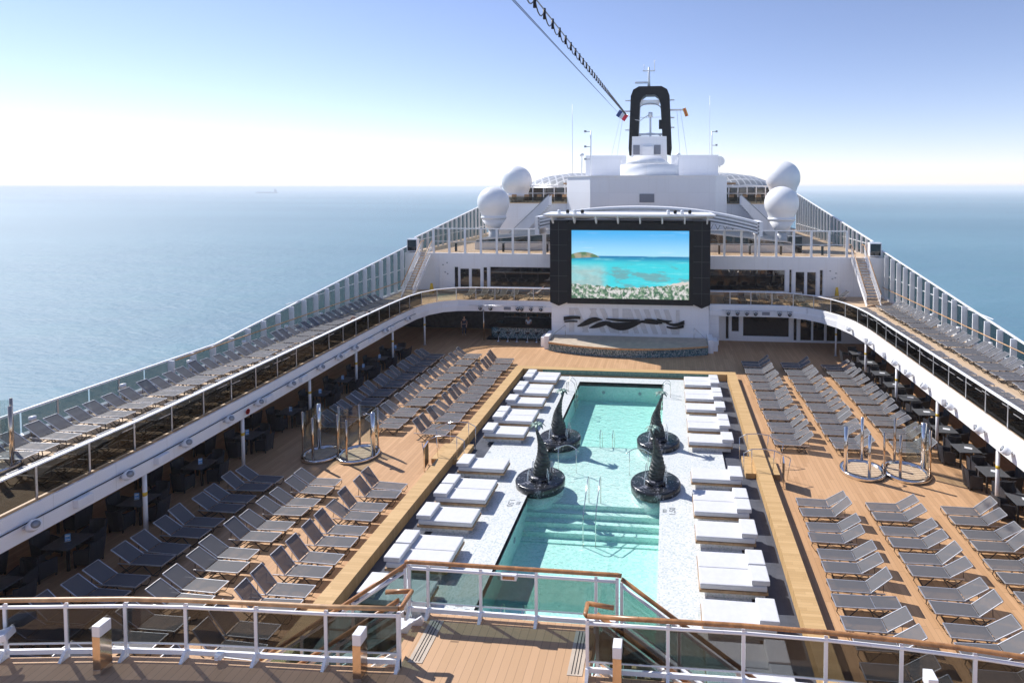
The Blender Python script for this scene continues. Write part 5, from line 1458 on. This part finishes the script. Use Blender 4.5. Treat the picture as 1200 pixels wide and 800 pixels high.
t = thing('socket_box', 'small white socket box on the left railing bottom beam', 'socket box', (-8.2,9.74,ZF+.12)); MB().box(-.07,.07,-.05,.05,-.05,.05).build('box', 'white_s', t, bevel=.015); MB().box(-.03,.03,-.08,-.05,-.03,.03).build('lid', 'offwhite', t)
t = thing('control_panel', 'small pale box hung under the central handrail', 'control box', (-3.15,11.18,ZF+.98)); MB().box(-.16,.16,-.05,.05,-.06,.06).build('box', 'offwhite', t, bevel=.01); MB().box(-.12,.12,-.06,-.052,-.03,.03).build('face', 'wood', t)

# ------------------------------------------------------------------ people
def skinned(name, verts, edges, radii, mat, parent, root=0):
    me = bpy.data.meshes.new(name); me.from_pydata(verts, edges, []); o = bpy.data.objects.new(name, me); COL.objects.link(o)
    md = o.modifiers.new('s', 'SKIN'); sv = me.skin_vertices[0].data
    for i, r in enumerate(radii): sv[i].radius = (r if isinstance(r, tuple) else (r, r))
    sv[root].use_root = True
    sb = o.modifiers.new('b', 'SUBSURF'); sb.levels = 2; sb.render_levels = 2
    dg = bpy.context.evaluated_depsgraph_get(); nm = bpy.data.meshes.new_from_object(o.evaluated_get(dg))
    bpy.data.objects.remove(o); bpy.data.meshes.remove(me); nm.name = name
    nm.materials.clear(); nm.materials.append(MT[mat])
    for p in nm.polygons: p.use_smooth = True
    r = bpy.data.objects.new(name, nm); COL.objects.link(r); r.parent = parent; return r
def person(label, loc, rz, J, shirt, legs, hair='hair', group=None):
    """J: joint table; shirt / legs are material names or None"""
    t = thing('person', label, 'person', loc, rz, group)
    V = []; E_ = []; Rr = []
    def add(p, r, prev=None):
        V.append(tuple(p)); Rr.append(r)
        if prev is not None: E_.append((prev, len(V)-1))
        return len(V)-1
    pel = add(J['pelvis'], (.15,.11)); mid = add((Vector(J['pelvis'])+Vector(J['chest']))/2, (.125,.095), pel); ch = add(J['chest'], (.16,.11), mid)
    nk = add(J['neck'], .055, ch); h0 = add(Vector(J['neck'])*.45+Vector(J['head'])*.55, .085, nk); h1 = add(J['head'], .098, h0)
    h2 = add(Vector(J['head'])+(Vector(J['head'])-Vector(J['neck'])).normalized()*.09, .07, h1)
    for s in 'LR':
        sh = add(J['sh'+s], .062, ch); el = add(J['el'+s], .045, sh); wr = add(J['wr'+s], .03, el)
        d = (Vector(J['wr'+s])-Vector(J['el'+s])).normalized(); sd = d.cross(Vector((0,0,1))); sd = sd.normalized() if sd.length > .1 else Vector((1,0,0))
        pm = add(Vector(J['wr'+s])+d*.06, (.036,.02), wr)
        for q, ln in zip((-.03,-.01,.01,.03), (.06,.075,.08,.062)):
            k = add(Vector(V[pm])+d*.03+sd*q, .010, pm); k2 = add(Vector(V[k])+d*ln*.5, .009, k); add(Vector(V[k2])+d*ln*.45-Vector((0,0,.012)), .008, k2)
        k = add(Vector(V[wr])+d*.03+sd*.04, .012, wr); add(Vector(V[k])+d*.035+sd*.015, .010, k)
        hp = add(J['hip'+s], .10, pel); kn = add(J['kn'+s], .065, hp); an = add(J['an'+s], .042, kn); add(J['toe'+s], .038, an)
    skinned('body', V, E_, Rr, 'skin', t)
    def shell(names, rad, mat, nm, ex):
        vs = [tuple(J[n]) if isinstance(n, str) else tuple(n) for n in names]; skinned(nm, vs, ex, rad, mat, t)
    P = {k: Vector(v) for k, v in J.items()}
    if shirt:
        shell(['pelvis', (P['pelvis']+P['chest'])/2, 'chest', 'shL', P['shL']*.45+P['elL']*.55, 'shR', P['shR']*.45+P['elR']*.55, P['chest']*.5+P['neck']*.5],
              [(.165,.125),(.15,.115),(.175,.125),.078,.062,.078,.062,.075], shirt, 'shirt', [(0,1),(1,2),(2,3),(3,4),(2,5),(5,6),(2,7)])
    f = .92 if shirt else .35
    shell(['pelvis', 'hipL', P['hipL']*(1-f)+P['knL']*f, 'hipR', P['hipR']*(1-f)+P['knR']*f] + ([P['knL']*.08+P['anL']*.92, P['knR']*.08+P['anR']*.92] if shirt else []),
          [(.165,.125),.115,.085,.115,.085] + ([.06,.06] if shirt else []), legs, 'trousers' if shirt else 'shorts', [(0,1),(1,2),(0,3),(3,4)] + ([(2,5),(4,6)] if shirt else []))
    up = (P['head']-P['neck']).normalized(); fw_ = Vector(J.get('face', (0,-1,0))).normalized(); sdv = up.cross(fw_).normalized()
    m = MB(); m.lathe([(0,-.06),(.07,-.03),(.098,.03),(.085,.085),(.04,.115),(0,.12)], 14); o = m.build('hair', hair, t)
    o.location = P['head']+up*.035-fw_*.022; o.rotation_euler = up.to_track_quat('Z','Y').to_euler()
    for s in (-1, 1):
        m = MB(); m.lathe([(0,-.012),(.012,0),(0,.012)], 8); o = m.build('eye', 'hair', t); o.location = P['head']+fw_*.088+sdv*.034*s+up*.005
    m = MB(); m.lathe([(0,-.02),(.018,-.014),(.008,.03),(0,.034)], 8); o = m.build('nose', 'skin', t); o.location = P['head']+fw_*.10-up*.02; o.rotation_euler = up.to_track_quat('Z','Y').to_euler()
    return t
recl = dict(pelvis=(-.12,0,.50), chest=(-.50,0,.80), neck=(-.66,0,.95), head=(-.74,0,1.08), shL=(-.57,.19,.86), elL=(-.38,.30,.62), wrL=(-.12,.27,.58),
            shR=(-.57,-.19,.86), elR=(-.38,-.30,.62), wrR=(-.14,-.22,.62), hipL=(-.05,.10,.49), knL=(.30,.13,.82), anL=(.55,.12,.46), toeL=(.68,.12,.43),
            hipR=(-.05,-.10,.49), knR=(.36,-.12,.50), anR=(.78,-.12,.45), toeR=(.82,-.12,.56), face=(.8,0,.35))
person('person in pale clothes reclining with one knee up on the lounger beside the screen', (-11.5,49.6,ZU), PI, recl, 'cloth_light', 'cloth_light')
xx = interp(FL, 38.6)-1.22
person('bare chested person sunbathing on the left upper deck near the stairs', (xx,38.35,ZU), PI, recl, None, 'cloth_swim')
stand = dict(pelvis=(0,0,.96), chest=(0,0,1.32), neck=(0,-.01,1.50), head=(0,-.03,1.63), shL=(.19,0,1.40), elL=(.25,.03,1.12), wrL=(.22,-.10,.88),
             shR=(-.19,0,1.40), elR=(-.25,.03,1.12), wrR=(-.22,-.10,.88), hipL=(.10,0,.90), knL=(.11,-.02,.50), anL=(.11,.04,.09), toeL=(.12,-.12,.04),
             hipR=(-.10,0,.90), knR=(-.11,-.05,.50), anR=(-.11,.0,.09), toeR=(-.12,-.16,.04))
person('person in dark uniform standing in the shade left of the bar', (-18.0,50.0,0), .3, stand, 'cloth_dark', 'cloth_dark')
st2 = dict(stand); st2.update(wrL=(.12,-.30,1.12), elL=(.26,-.06,1.12), wrR=(-.12,-.30,1.12), elR=(-.26,-.06,1.12))
person('bartender in white shirt behind the teal bar counter', (-12.3,50.4,0), 0, st2, 'cloth_light', 'cloth_dark')
print('LOUNGERS', nL, 'OBJECTS', len(bpy.data.objects))
